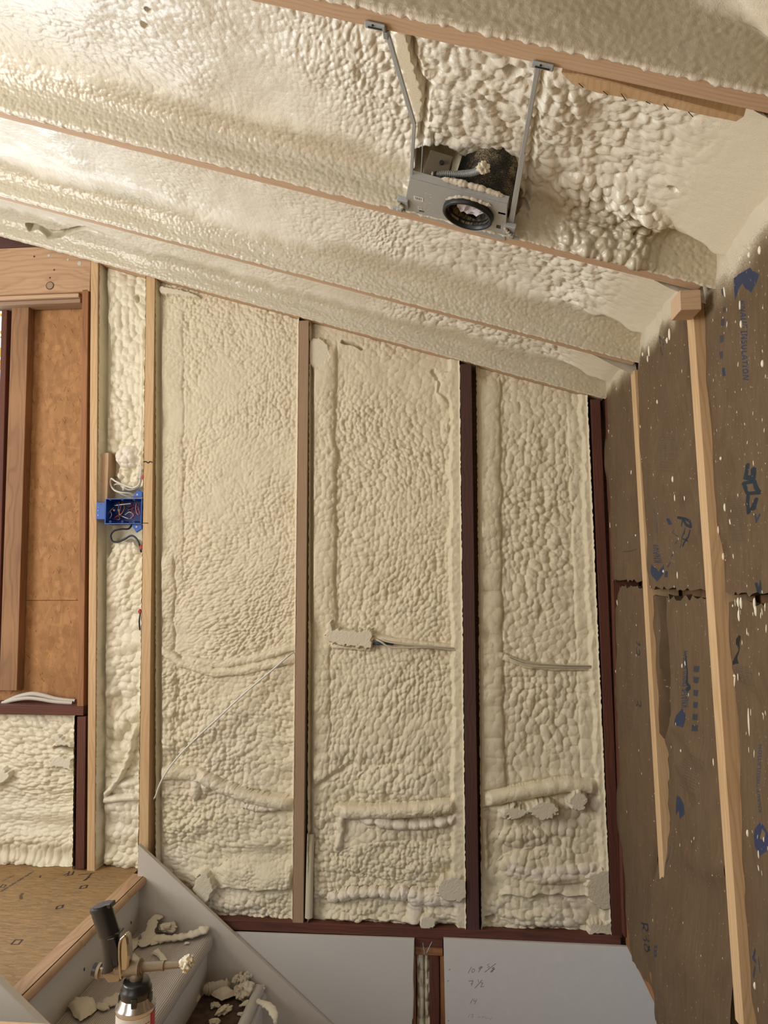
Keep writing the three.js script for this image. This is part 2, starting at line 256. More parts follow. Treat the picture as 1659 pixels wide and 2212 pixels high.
// ================================================================ spray foam in the wall bays
const wp = (px, py) => { const p = onZ(px, py, -0.02); return [p.x, p.y]; };
const WPX = 1540 / 2.62;                                               // pixels per metre on the gable wall
function foamBay(o) {
  const ep = ([px, py]) => { const p = onZ(px, py, 0); return [p.x, p.y]; }, L0 = ep(o.left[0]), L1 = ep(o.left[1]), R0 = ep(o.right[0]), R1 = ep(o.right[1]);
  const xl = (y) => lerp(L0[0], L1[0], (y - L0[1]) / (L1[1] - L0[1])), xr = (y) => lerp(R0[0], R1[0], (y - R0[1]) / (R1[1] - R0[1]));
  const feats = (o.feats ?? []).map((f) => ({ ...f, line: f.line?.map((p) => wp(...p)), poly: f.poly?.map((p) => wp(...p)), at: f.at && wp(...f.at), rx: f.rx / WPX, ry: f.ry / WPX }));
  for (const f of feats) { const q = f.line ?? f.poly ?? (f.at && [[f.at[0] - f.rx, f.at[1] - f.ry], [f.at[0] + f.rx, f.at[1] + f.ry]]); if (q && f.kind !== 'ledge') { const m = 0.05 + (f.r ?? 0) * 1.4; f.box = [Math.min(...q.map((p) => p[0])) - m, Math.max(...q.map((p) => p[0])) + m, Math.min(...q.map((p) => p[1])) - m, Math.max(...q.map((p) => p[1])) + m]; } }
  const step = 0.0026, nu = Math.round((R0[0] - L0[0]) / step), nv = Math.round(((o.top ?? roofY((L1[0] + R1[0]) / 2)) - o.bottom) / step), seed = o.seed;
  const g = sheet(nu, nv, (u, v) => {
    const ym = lerp(o.bottom, o.top ?? roofY((L1[0] + R1[0]) / 2), v), a = xl(ym), b = xr(ym), x = lerp(a, b, u), y = o.top ? ym : lerp(o.bottom, roofY(x) - 0.001, v);
    const py = 1245 - (y - 2.4) * WPX, low = sstep(py, o.lowFrom ?? 1250, (o.lowFrom ?? 1250) + 450);
    // flowing, warped bubbles; bigger and more sagging towards the bottom
    const c0 = lerp(o.cell[0], o.cell[1], low), wx = x + 0.24 * c0 * noise(x * 0.4 / c0, y * 0.4 / c0, seed) + 0.03 * noise(x * 4, y * 4, seed + 1) * (o.flow ?? 1), wy = y + 0.24 * c0 * noise(x * 0.4 / c0, y * 0.4 / c0, seed + 2) + 0.03 * noise(x * 4, y * 4, seed + 3) * (o.flow ?? 1) + low * 0.08 * x;
    let fresh = 0.45 * low * sstep(noise(x * 5, y * 8, seed + 16), -0.1, 0.6), s = lerp(o.cell[0], o.cell[1], low), amp = lerp(o.amp[0], o.amp[1], low) * (0.92 + 0.55 * noise(x * 6, y * 6, seed + 4) + 0.25 * noise(x * 15, y * 15, seed + 14)), flat = 0, zc = 0, tint = 1, extra = 0, cover = -9;
    const asp = lerp(1, o.sag ?? 0.72, low);
    for (const f of feats) {
      if (f.box && (x < f.box[0] || x > f.box[1] || y < f.box[2] || y > f.box[3])) continue;
      if (f.kind === 'strip') {                                        // a smoother band that runs up beside a stud
        const fx = lerp(a, b, f.u), d = (fx - x) * (f.side ?? 1), yy = sstep(py, f.y[0], f.y[0] + 30) * (1 - sstep(py, f.y[1] - 60, f.y[1])), wob = 0.005 * noise(y * 14, 3, seed + 8) + 0.004 * noise(y * 37, x * 20, seed + 78);
        const t = d + wob; if (t > -0.02) { const w = f.w ?? 0.09, c = clamp(t / w, 0, 1); extra += yy * ((f.h ?? 0.012) * Math.sqrt(Math.max(0, 1 - Math.pow(1 - Math.min(1, c * 2.2), 2))) * (t > 0 ? 1 : 0)); if (t > 0) amp = lerp(amp, amp * (f.smooth ?? 0.4), yy); if (Math.abs(t) < 0.006) extra -= yy * 0.25 * (f.h ?? 0.012) * (1 - Math.abs(t) / 0.006); if (t > 0 && f.ridge) extra += yy * 0.012 * (domes(0.5 + 2 * t, y * 17, seed + 12, 0.3, 1.6) - 0.75); }
      } else if (f.kind === 'ridge') {
        const [d, t] = segDist(x + 0.004 * noise(x * 60, y * 60, seed + 20), y, f.line), taper = Math.min(1, t * 8 + 0.4, (1 - t) * 8 + 0.4), bead = f.beads ? 0.8 + 0.6 * (domes(t * f.beads, 0.5, seed + 22, 0.35, 1.6) - 0.7) : 1 + 0.1 * noise(x * 34, y * 34, seed + 21), r = f.r * bead;
        if (d < r && f.beads) fresh = 1;
        if (d < r) cover = Math.max(cover, (f.base ?? 0.004) + f.h * bead * taper * Math.sqrt(1 - (d / r) ** 2)); else if (d < r * 1.35 && f.under) extra -= f.under * (1 - (d - r) / (0.35 * r));
      } else if (f.kind === 'blob') {
        const d = Math.hypot((x - f.at[0]) / f.rx, (y - f.at[1]) / f.ry); if (d < 1) { if (f.smooth) fresh = 1; extra += f.h * Math.sqrt(1 - d * d); amp *= f.smooth ?? 1; s *= f.grow ?? 1; }
      } else if (f.kind === 'patch') {                                 // trimmed flat with a saw
        const wob = 0.006 * noise(x * 70, y * 70, seed + 30) + 0.004 * noise(x * 150, y * 150, seed + 31), d = f.poly ? polyDist(x, y, f.poly) + wob : (Math.hypot((x - f.at[0]) / f.rx, (y - f.at[1]) / f.ry) - 1) * Math.min(f.rx, f.ry) + wob;
        const k = 1 - sstep(d, -0.003, 0.002); if (k > flat) { flat = k; zc = f.z ?? -0.002; tint = f.tint ?? 0.95; }
      } else if (f.kind === 'crack') {
        const [d] = segDist(x + 0.006 * noise(x * 50, y * 50, seed + 40), y, f.line); if (d < f.r) extra -= f.h * (1 - d / f.r);
      } else if (f.kind === 'ledge') {                                 // foam above hangs out over foam below
        const fy = lerp(f.line[0][1], f.line[1][1], clamp((x - f.line[0][0]) / (f.line[1][0] - f.line[0][0]), 0, 1)) + 0.008 * noise(x * 30, 1, seed + 50), d = y - fy, e = sstep(x, f.line[0][0] - 0.02, f.line[0][0] + 0.03);
        if (d > 0 && d < f.r) extra += e * f.h * Math.pow(1 - d / f.r, 0.6) * Math.min(1, d / 0.008); else if (d <= 0 && d > -0.01) extra -= e * 0.004;
      } else if (f.kind === 'pit') {
        const d = polyDist(x, y, f.poly) + 0.016 * noise(x * 24, y * 24, seed + 60) + 0.008 * noise(x * 60, y * 60, seed + 61), k = 1 - sstep(d, -0.012, 0.008); if (k > 0) { extra -= f.h * k; amp *= 1 - 0.5 * k; }
      }
    }
    const d1 = domes(wx / s, wy / (s * asp), seed + 5, 0.45, 1.35), d2 = domes(wx / (s * 0.47) + 9, wy / (s * 0.47 * asp), seed + 6, 0.5), d3 = domes(wx / (s * 2.3), wy / (s * 1.9 * asp) + 5, seed + 7, 0.6);
    let z = (o.z ?? -0.026) + amp * (1.3 * (d1 - 0.75) + 0.22 * (d2 - 0.75) + 0.7 * (d3 - 0.7)) + (o.wave ?? 0.006) * fbm(x * 6, y * 7, seed + 9) + low * (o.roll ?? 0.006) * Math.sin(y * 62 + 4 * noise(x * 5, y * 3, seed + 11)) * (0.5 + 0.5 * noise(x * 3, y * 9, seed + 10)) + low * 0.007 * noise(x * 8, y * 22, seed + 15) + extra;
    if (cover > -5) z = Math.max(z, (o.z ?? -0.026) + cover + amp * (0.5 * (d1 - 0.8) + 0.25 * (d2 - 0.75)));
    // the rim that climbs onto the studs
    const el = (x - a), er = (b - x), bandR = (o.flushR ?? 0) + (o.flushR ? 0.006 * noise(y * 9, 2, seed + 70) + 0.004 * noise(y * 60, 2, seed + 71) : 0);
    if (o.flushR && er < bandR) z = lerp(z, -0.008 + 0.0015 * noise(x * 90, y * 90, seed + 72) + 0.003 * noise(y * 22, 6, seed + 77), sstep(bandR - er, 0, 0.014));
    const rag = 0.0016, dropL = o.recessL ?? -0.036;
    if (el < 0.018) z = lerp(dropL, z, sstep(el, 0.004, 0.018)); if (er < 0.012 && !o.flushR) z = lerp(o.recessR ?? -0.02, z, sstep(er, 0.003, 0.012));
    if (el < rag) z = 0.0012 + 0.001 * noise(y * 260, 4, seed + 74); if (er < rag) z = 0.0012 + 0.001 * noise(y * 260, 5, seed + 75);
    if (flat > 0) z = lerp(z, zc + 0.0006 * noise(x * 300, y * 300, seed + 76), flat);
    z = Math.max(z, -0.086); const k = lerp(1, tint, flat) * (1 + 0.03 * fresh * (1 - flat));
    return [u === 0 ? x - 0.0012 - 0.0016 * noise(y * 120, 1, seed + 73) : u === 1 ? x + 0.0012 + 0.0016 * noise(y * 120, 2, seed + 73) : x, y, z, x, y, k, k * (flat > 0 ? lerp(1, 1.01, flat) : 1), k * lerp(1 + 0.12 * fresh, 1.07, flat)];
  });
  return solo('foam_fill', g, o.mat ?? M.foam, o.label, 'insulation', 'spray foam fills of the gable wall');
}
const LAND = 1.335;                                                    // top of the stair landing
foamBay({ seed: 100, left: [[337, 1850], [336, 600]], right: [[631, 2008], [645, 697]], bottom: 1.184, cell: [0.0145, 0.020], amp: [0.0058, 0.0098], lowFrom: 1150, sag: 0.75, roll: 0.005, wave: 0.008, recessL: -0.04, label: 'cream bumpy foam behind the long slanting white cable, in the widest wall bay', feats: [
  { kind: 'strip', u: 0.18, w: 0.1, h: 0.005, y: [600, 1300], smooth: 0.45 }, { kind: 'strip', u: 0.12, w: 0.08, h: 0.01, y: [1180, 1720], smooth: 0.8, ridge: 1 },
  { kind: 'ridge', line: [[334, 1394], [391, 1432], [461, 1454], [522, 1450], [634, 1424]], r: 0.016, h: 0.012 }, { kind: 'ridge', line: [[400, 1425], [480, 1436], [560, 1420], [634, 1398]], r: 0.014, h: 0.008 },
  { kind: 'ridge', line: [[428, 1672], [480, 1700], [540, 1722], [632, 1738]], r: 0.024, h: 0.03, under: 0.006 }, { kind: 'ridge', line: [[330, 1676], [370, 1668], [432, 1674]], r: 0.024, h: 0.016, under: 0.005 },
  { kind: 'blob', at: [422, 1703], rx: 12, ry: 26, h: 0.022, smooth: 0.3 }, { kind: 'blob', at: [445, 1692], rx: 12, ry: 18, h: 0.018, smooth: 0.3 }, { kind: 'ridge', line: [[527, 1740], [560, 1746], [618, 1742]], r: 0.016, h: 0.022, beads: 7 },
  { kind: 'ledge', line: [[475, 1922], [632, 1922]], r: 0.09, h: 0.022 }, { kind: 'blob', at: [520, 1790], rx: 130, ry: 40, h: 0.01 }, { kind: 'blob', at: [560, 1885], rx: 90, ry: 36, h: 0.01, grow: 0.72 },
  { kind: 'patch', at: [444, 1912], rx: 22, ry: 33, z: 0.006, tint: 0.9 }, { kind: 'patch', poly: [[500, 1993], [560, 1988], [628, 1990], [631, 2010], [500, 2010]], z: -0.002, tint: 0.93 },
  { kind: 'crack', line: [[332, 1702], [332, 1722]], r: 0.012, h: 0.05 }, { kind: 'ridge', line: [[326, 1722], [350, 1716]], r: 0.012, h: 0.016 }, { kind: 'patch', poly: [[345, 617], [400, 628], [440, 645], [395, 640], [345, 634]], z: -0.012, tint: 1 },
] });
foamBay({ seed: 200, left: [[665, 2005], [669, 700]], right: [[1006, 2010], [992, 790]], bottom: 1.184, cell: [0.0175, 0.0195], amp: [0.0068, 0.0095], lowFrom: 1420, sag: 0.8, wave: 0.008, recessL: -0.042, flushR: 0.045, label: 'cream bumpy foam with a flat sawn rectangle halfway up and a row of cables', feats: [
  { kind: 'strip', u: 0.175, w: 0.1, h: 0.017, y: [720, 1370], smooth: 0.5 }, { kind: 'strip', u: 0.13, w: 0.08, h: 0.007, y: [1380, 1700], smooth: 0.6, ridge: 1 },
  { kind: 'patch', poly: [[708, 1352], [716, 1340], [722, 1358], [804, 1361], [810, 1372], [804, 1402], [760, 1394], [716, 1390], [699, 1376]], z: 0.001, tint: 0.97 },
  { kind: 'ridge', line: [[720, 1395], [770, 1400], [806, 1402]], r: 0.008, h: 0.006 }, { kind: 'ridge', line: [[806, 1377], [860, 1386], [982, 1400]], r: 0.013, h: 0.012 },
  { kind: 'ridge', line: [[735, 1752], [800, 1753], [870, 1751], [1003, 1738]], r: 0.026, h: 0.032, under: 0.006 }, { kind: 'ridge', line: [[787, 1769], [840, 1780], [900, 1783], [960, 1776], [992, 1766]], r: 0.02, h: 0.03, beads: 9 }, { kind: 'ridge', line: [[993, 1766], [996, 1785], [990, 1806]], r: 0.018, h: 0.028 },
  { kind: 'blob', at: [872, 1702], rx: 105, ry: 48, h: 0.014, grow: 1.15 }, { kind: 'crack', line: [[760, 1652], [700, 1690], [668, 1712]], r: 0.014, h: 0.012 }, { kind: 'blob', at: [700, 1660], rx: 40, ry: 30, h: 0.01 },
  { kind: 'ridge', line: [[735, 1762], [737, 1800], [728, 1836]], r: 0.013, h: 0.014 }, { kind: 'blob', at: [880, 1800], rx: 130, ry: 30, h: 0.008 }, { kind: 'blob', at: [870, 1860], rx: 140, ry: 40, h: 0.012, grow: 0.8 },
  { kind: 'ridge', line: [[716, 1940], [760, 1930], [820, 1926], [870, 1936]], r: 0.022, h: 0.026, beads: 9, under: 0.006 }, { kind: 'ridge', line: [[862, 1928], [910, 1938], [985, 1944]], r: 0.03, h: 0.024, beads: 5, under: 0.006 }, { kind: 'blob', at: [895, 1968], rx: 16, ry: 26, h: 0.018, smooth: 0.3 },
  { kind: 'patch', at: [980, 1914], rx: 34, ry: 26, z: 0.008, tint: 0.9 }, { kind: 'patch', at: [926, 1986], rx: 19, ry: 16, z: 0.004, tint: 0.9 }, { kind: 'ledge', line: [[700, 1990], [1000, 1996]], r: 0.05, h: 0.014 },
  { kind: 'patch', at: [686, 764], rx: 26, ry: 36, z: -0.012, tint: 1.0 }, { kind: 'crack', line: [[738, 737], [765, 742], [782, 752]], r: 0.008, h: 0.03 }, { kind: 'crack', line: [[936, 800], [946, 812], [951, 830], [946, 846], [962, 858], [974, 872], [977, 896], [970, 930]], r: 0.010, h: 0.014 }, { kind: 'blob', at: [962, 840], rx: 22, ry: 40, h: 0.016 }, { kind: 'blob', at: [968, 930], rx: 16, ry: 30, h: 0.01 },
] });
foamBay({ seed: 300, left: [[1041, 2010], [1030, 800]], right: [[1320, 2015], [1269, 868]], bottom: 1.184, cell: [0.0225, 0.025], amp: [0.0078, 0.0098], lowFrom: 1500, sag: 0.85, wave: 0.006, recessL: -0.02, flushR: 0.03, label: 'cream foam with big round bubbles and trimmed discs, in the bay nearest the paper batts', feats: [
  { kind: 'strip', u: 0.215, w: 0.1, h: 0.014, y: [800, 1180], smooth: 0.32 }, { kind: 'strip', u: 0.205, w: 0.1, h: 0.012, y: [1120, 1740], smooth: 0.35, ridge: 1.6 }, { kind: 'strip', u: 0.83, side: -1, w: 0.06, h: 0.006, y: [880, 1720], smooth: 0.5, ridge: 1 },
  { kind: 'ridge', line: [[1043, 1728], [1128, 1711], [1228, 1694], [1292, 1700]], r: 0.026, h: 0.028, under: 0.006 }, { kind: 'ridge', line: [[1086, 1757], [1140, 1754], [1200, 1746]], r: 0.02, h: 0.026, beads: 7 }, { kind: 'blob', at: [1288, 1736], rx: 14, ry: 16, h: 0.02, smooth: 0.3 },
  { kind: 'patch', at: [1247, 1725], rx: 19, ry: 20, z: 0.014, tint: 0.93 }, { kind: 'patch', at: [1112, 1750], rx: 25, ry: 14, z: 0.012, tint: 0.94 }, { kind: 'patch', at: [1172, 1744], rx: 29, ry: 19, z: 0.013, tint: 0.94 },
  { kind: 'ridge', line: [[1086, 1418], [1132, 1436], [1200, 1442], [1280, 1442]], r: 0.012, h: 0.01 }, { kind: 'ridge', line: [[1032, 1408], [1060, 1408], [1090, 1418]], r: 0.012, h: 0.008 },
  { kind: 'blob', at: [1130, 1810], rx: 50, ry: 24, h: 0.012, grow: 0.8 }, { kind: 'blob', at: [1190, 1870], rx: 110, ry: 36, h: 0.014, grow: 1.0 }, { kind: 'ridge', line: [[1100, 1872], [1150, 1884], [1230, 1880], [1290, 1876]], r: 0.022, h: 0.022, beads: 9 },
  { kind: 'ledge', line: [[1085, 1936], [1245, 1938]], r: 0.08, h: 0.022 }, { kind: 'patch', poly: [[1268, 1882], [1318, 1870], [1322, 1960], [1290, 1958], [1262, 1930]], z: 0.0, tint: 0.92 }, { kind: 'patch', poly: [[1270, 1988], [1320, 1984], [1322, 2014], [1268, 2014]], z: 0.0, tint: 0.93 },
  { kind: 'ridge', line: [[1044, 1780], [1048, 1880]], r: 0.013, h: 0.012 }, { kind: 'blob', at: [1180, 1985], rx: 90, ry: 20, h: 0.012 }, { kind: 'crack', line: [[1040, 1990], [1066, 1984]], r: 0.012, h: 0.03 },
] });
foamBay({ seed: 400, left: [[207, 1880], [216, 575]], right: [[298, 1850], [315, 600]], bottom: LAND + 0.0015, cell: [0.027, 0.030], amp: [0.013, 0.014], lowFrom: 1150, sag: 0.85, z: -0.034, flow: 1.4, wave: 0.012, recessL: -0.06, recessR: -0.014, mat: M.foamFresh, label: 'glossy lumpy foam in the narrow bay above and below the blue electrical box', feats: [
  { kind: 'strip', u: 0.14, w: 0.02, h: -0.012, y: [570, 900], smooth: 0.3 }, { kind: 'pit', poly: [[205, 985], [240, 985], [246, 1022], [262, 1052], [290, 1060], [316, 1020], [316, 1186], [262, 1168], [232, 1176], [214, 1216], [200, 1216]], h: 0.06 },
  { kind: 'ridge', line: [[306, 700], [308, 820], [304, 940], [302, 1010]], r: 0.011, h: 0.014 }, { kind: 'blob', at: [272, 985], rx: 30, ry: 26, h: 0.022, smooth: 0.5 }, { kind: 'crack', line: [[291, 636], [296, 648]], r: 0.008, h: 0.03 },
  { kind: 'ridge', line: [[292, 1570], [276, 1640], [254, 1684], [222, 1722]], r: 0.010, h: 0.018 }, { kind: 'ridge', line: [[208, 1733], [250, 1726], [296, 1724]], r: 0.012, h: 0.014 }, { kind: 'crack', line: [[214, 1684], [256, 1686], [296, 1682]], r: 0.01, h: 0.014 },
] });
foamBay({ seed: 500, left: [[-330, 1880], [-330, 1548]], right: [[156, 1872], [160, 1548]], bottom: LAND + 0.0015, top: onZ(80, 1547, 0).y, cell: [0.028, 0.026], amp: [0.009, 0.0115], lowFrom: 1430, sag: 0.42, z: -0.03, roll: 0.012, wave: 0.014, recessR: -0.012, mat: M.foamFresh, label: 'sagging wrinkled foam below the red window sill, above the landing', feats: [
  { kind: 'patch', poly: [[118, 1588], [128, 1586], [140, 1596], [154, 1606], [156, 1614], [120, 1612]], z: -0.014, tint: 0.9 }, { kind: 'crack', line: [[116, 1616], [135, 1613], [154, 1622]], r: 0.006, h: 0.04 }, { kind: 'patch', poly: [[106, 1640], [128, 1632], [155, 1640], [156, 1662], [108, 1656]], z: -0.016, tint: 0.95 }, { kind: 'patch', poly: [[-40, 1660], [10, 1658], [26, 1666], [14, 1690], [-40, 1700]], z: -0.004, tint: 1 },
] });

// ================================================================ the roof: rafters, decking and glossy spray foam between them
const roof = struct('ceiling'), beams = struct('roof_framing');
const upN = V(PITCH, 1, 0).normalize(), along = V(1, -PITCH, 0).normalize();
const RAFTERS = [[0.415, 0.453], [0.985, 1.023], [1.572, 1.612], [2.16, 2.2], [2.75, 2.79], [3.34, 3.38], [3.93, 3.97]];
RAFTERS.forEach(([z0, z1], i) => {
  const zc = (z0 + z1) / 2, a = V(-3.15, roofY(-3.15), zc), b = V(XR + (i === 2 ? 0.12 : -0.002), roofY(XR + (i === 2 ? 0.12 : -0.002)), zc);
  part(beams, 'rafter', plankGeo(a, b, Z.clone().negate(), z1 - z0, 0.19), M.rafter);
});
{
  const d = (h, x0, x1) => slabGeo([V(x0, roofY(x0, h), BACK + 0.1), V(x1, roofY(x1, h), BACK + 0.1), V(x1, roofY(x1, h), -0.1), V(x0, roofY(x0, h), -0.1)], upN, 0.03, 0);
  part(roof, 'roof_deck', d(0.33, LEFT - 0.15, XR + 0.5), M.plankOld);
}
function roofBay(o) {                                                  // foam from rafter face z = a (far) to rafter face z = b (near the camera)
  const { a, b, seed } = o, ht = o.deck ?? 0.12, rs = o.side ?? 0.085;
  const prof = new THREE.CatmullRomCurve3([V(0, -0.0012, a + 0.0008), V(0, 0.003, a + 0.006), V(0, rs * 0.35, a + 0.010), V(0, rs * 0.65, a + 0.014), V(0, rs * 0.93, a + 0.024), V(0, lerp(rs, ht, 0.6), a + 0.07), V(0, ht, a + 0.15), V(0, ht * 1.03, (a + b) / 2), V(0, ht, b - 0.09), V(0, ht * 0.86, b - 0.03), V(0, ht * 0.3, b - 0.004)], false, 'centripetal');
  const len = prof.getLength(), bandLen = o.side + 0.06, rowsA = Math.round(bandLen / (o.step * 0.72)), rowsB = Math.round((len - bandLen) / o.step), nv = rowsA + rowsB, arcAt = (k) => k <= rowsA ? k / rowsA * bandLen : bandLen + (k - rowsA) / rowsB * (len - bandLen), x0 = o.x0 ?? -2.1, x1 = XR + (o.reach ?? -0.002), nu = Math.round((x1 - x0) * 1.045 / o.step), pts = [], nor = [];
  for (let j = 0; j <= nv; j++) { const p = prof.getPointAt(arcAt(j) / len), t = prof.getTangentAt(arcAt(j) / len); pts.push(p); nor.push([-t.z, t.y]); }   // normal in (y, z): points down and towards the camera
  const feats = (o.feats ?? []).map((f) => ({ ...f, line: f.line?.map(([p, q]) => { const w = onRoof(p, q, f.on ?? 0.11); return [w.x, w.z]; }), poly: f.poly?.map(([p, q]) => { const w = onRoof(p, q, f.on ?? 0.11); return [w.x, w.z]; }), at: f.at && (() => { const w = onRoof(f.at[0], f.at[1], f.on ?? 0.11); return [w.x, w.z]; })() }));
  if (o.hole) feats.push({ kind: 'hole', poly: o.hole });
  const g = sheet(nu, nv, (i, j) => {
    const row = Math.round(j * nv), p = pts[row], [ny, nz] = nor[row], arc = arcAt(row), x = lerp(x0, x1, i), q = arc, z = p.z;
    const right = sstep(x, o.lumpFrom ?? -0.2, (o.lumpFrom ?? -0.2) + 0.35), bandW = (o.band ?? 0.1) * (1 + 0.28 * noise(x * 4, 1, seed + 1)) * lerp(1, o.bandRight ?? 0.8, right);
    const deck = sstep(arc + 0.012 * noise(x * 30, q * 30, seed + 2), bandW, bandW + 0.05), end = sstep(x, XR - 0.2 + 0.02 * noise(q * 5, 1, seed + 15), XR - 0.07);
    const wx = x + 0.008 * noise(x * 20, q * 20, seed + 3) + 0.03 * noise(x * 4, q * 4, seed + 4), wq = q + 0.008 * noise(x * 20, q * 20, seed + 5) + 0.03 * noise(x * 4, q * 4, seed + 6);
    const s = lerp(o.cell[0], o.cell[1], right), vary = sstep(noise(x * 5, q * 5, seed + 7), -0.5, 0.6), dA = domes(wx / s, wq / s, seed + 8, 0.6), dB = domes(wx / (s * 0.5) + 3, wq / (s * 0.5), seed + 9, 0.6), dC = domes(wx / (s * 2.6), wq / (s * 2.2), seed + 10, 0.7);
    let amp = deck * lerp(o.amp[0], o.amp[1], right) * (0.45 + 0.8 * vary) * (1 - 0.93 * end), off = amp * (1.3 * (dA - 0.75) + 0.35 * (dB - 0.75) + 0.6 * right * (dC - 0.7)) + deck * (1 - 0.95 * end) * (o.wave ?? 0.012) * fbm(x * 5, q * 6, seed + 11);
    off += (1 - deck) * (o.peel ?? 0.0028) * (domes(x / (o.pore ?? 0.0085), q / (o.pore ?? 0.0085), seed + 12, 0.6) - 0.6) + 0.006 * (1 - deck) * noise(x * 6, q * 14, seed + 13) * sstep(arc, 0.02, 0.05);
    const tan = o.tan ?? [0.68, 0.645, 0.565]; let tr = lerp(tan[0], 1, deck), tg = lerp(tan[1], 1, deck), tb = lerp(tan[2], 1, deck), lift = 0;        // thin mist over the timber is tanner than the full foam
    tg *= lerp(1, 0.94, end); tb *= lerp(1, 0.87, end); tr *= lerp(1, 0.97, end);
    for (const f of feats) {
      if (f.kind === 'hole') { const d = polyDist(x + 0.01 * noise(x * 60, z * 60, seed + 20), z + 0.012 * noise(x * 45, z * 45, seed + 21), f.poly), k = 1 - sstep(d, -0.014, 0.004); if (k > 0) { lift = Math.max(lift, k * (0.13 + 0.02 * noise(x * 30, z * 30, seed + 22))); off *= 1 - 0.6 * k; tr = lerp(tr, 0.9, k); tg = lerp(tg, 0.84, k); tb = lerp(tb, 0.62, k); } else if (d < 0.03) off += 0.008 * (1 - d / 0.03) * (0.3 + dA); }
      else if (f.kind === 'crack') { const [d] = segDist(x + 0.004 * noise(x * 80, z * 80, seed + 23), z, f.line); if (d < f.r) off -= f.h * (1 - d / f.r); }
      else if (f.kind === 'patch') { const d = polyDist(x, z, f.poly) + 0.004 * noise(x * 90, z * 90, seed + 24), k = 1 - sstep(d, -0.004, 0.002); off = lerp(off, f.z ?? 0.002, k); tb = lerp(tb, tb * 0.88, k); tg = lerp(tg, tg * 0.97, k); }
      else if (f.kind === 'blob') { const d = Math.hypot((x - f.at[0]) / f.rx, (z - f.at[1]) / f.ry); if (d < 1) off += f.h * Math.sqrt(1 - d * d) * (f.lump ? 0.2 + 1.0 * dA : 1); }
      else if (f.kind === 'pit') { const d = Math.hypot((x - f.at[0]) / f.rx, (z - f.at[1]) / f.ry) + 0.2 * noise(x * 70, z * 70, seed + 25); if (d < 1) lift = Math.max(lift, f.h * (1 - d * d)); }
    }
    const sag = Math.pow(sstep(x, XR - 0.32, XR + 0.06), 1.3) * 1.25 * (o.endDrop ?? 0.05) * deck;
    let y = p.y + ny * off - sag + lift, zz = z + nz * off;
    if (row < 2) { const r = 0.5 + 0.5 * noise(x * 90, 3, seed + 30) + 0.35 * noise(x * 240, 4, seed + 31); if (row === 0) { zz = a - 0.001 - 0.007 * clamp(r, 0, 1) * (o.fringe ?? 1); y = -0.0008 - 0.0012 * clamp(r, 0, 1); } else { y = -0.002 - 0.0035 * clamp(r, 0, 1) * (o.fringe ?? 1); zz = a + 0.0015; } tr = tg = tb = 0.97; }
    return [x, roofY(x, y), zz, x, q, tr, tg, tb];
  });
  return solo('foam_fill', g, o.mat ?? M.foamRoof, o.label, 'insulation', 'spray foam fills between the rafters');
}
const pr = (x, y, h) => { const w = onRoof(x, y, h); return [w.x, w.z]; };
roofBay({ seed: 700, reach: 0.012, a: 0.012, b: 0.415, step: 0.0036, deck: 0.10, side: 0.07, band: 0.09, cell: [0.013, 0.022], amp: [0.002, 0.009], lumpFrom: -0.35, x0: -2.3, label: 'foam in the roof bay along the gable wall, with a long dark split', feats: [
  { kind: 'crack', on: 0.085, line: [[60, 476], [80, 480], [104, 488], [130, 494], [160, 495], [185, 497], [210, 504], [226, 510]], r: 0.008, h: 0.034 },
] });
roofBay({ seed: 800, reach: 0.016, a: 0.453, b: 0.985, step: 0.0032, deck: 0.12, side: 0.075, band: 0.09, cell: [0.011, 0.023], amp: [0.002, 0.011], lumpFrom: -0.3, x0: -2.1, bandRight: 1.0, label: 'foam in the roof bay between the split bay and the light housing bay', feats: [{ kind: 'pit', at: [690, 535], rx: 0.02, ry: 0.012, h: 0.03 }] });
const holePoly = [pr(898, 345, 0.11), pr(903, 322, 0.11), pr(926, 311, 0.11), pr(965, 320, 0.11), pr(1012, 345, 0.11), pr(1040, 362, 0.11), pr(1072, 372, 0.11), pr(1120, 372, 0.11), pr(1124, 400, 0.11)];
holePoly.push([holePoly[8][0] + 0.012, 1.045], [holePoly[0][0] - 0.004, 1.045]);
roofBay({ seed: 900, reach: 0.034, a: 1.023, b: 1.572, step: 0.0028, deck: 0.12, side: 0.08, band: 0.085, cell: [0.0125, 0.0185], amp: [0.0019, 0.0085], lumpFrom: -0.35, x0: -1.6, bandRight: 1.0, endDrop: 0.06, hole: holePoly, label: 'shiny foam in the roof bay around the metal light housing', feats: [
  { kind: 'crack', line: [[884, 80], [893, 130], [908, 175], [922, 200], [918, 250], [910, 300]], r: 0.009, h: 0.02 }, { kind: 'patch', line: null, poly: [[846, 80], [880, 85], [905, 180], [918, 215], [905, 290], [895, 270], [890, 240], [862, 160]], z: 0.004 },
  { kind: 'crack', line: [[1170, 165], [1163, 230], [1150, 320], [1138, 400]], r: 0.009, h: 0.018 }, { kind: 'pit', at: [1105, 168], rx: 0.016, ry: 0.012, h: 0.05 }, { kind: 'pit', at: [1455, 385], rx: 0.008, ry: 0.006, h: 0.03 }, { kind: 'pit', at: [320, 34], rx: 0.008, ry: 0.005, h: 0.03 }, { kind: 'pit', at: [314, 68], rx: 0.01, ry: 0.01, h: 0.02 },
  { kind: 'blob', at: [1310, 430], rx: 0.12, ry: 0.08, h: 0.026, lump: 1 }, { kind: 'blob', at: [1390, 450], rx: 0.06, ry: 0.06, h: 0.014, lump: 1 }, { kind: 'blob', at: [1195, 250], rx: 0.07, ry: 0.1, h: 0.012, lump: 1 },
] });
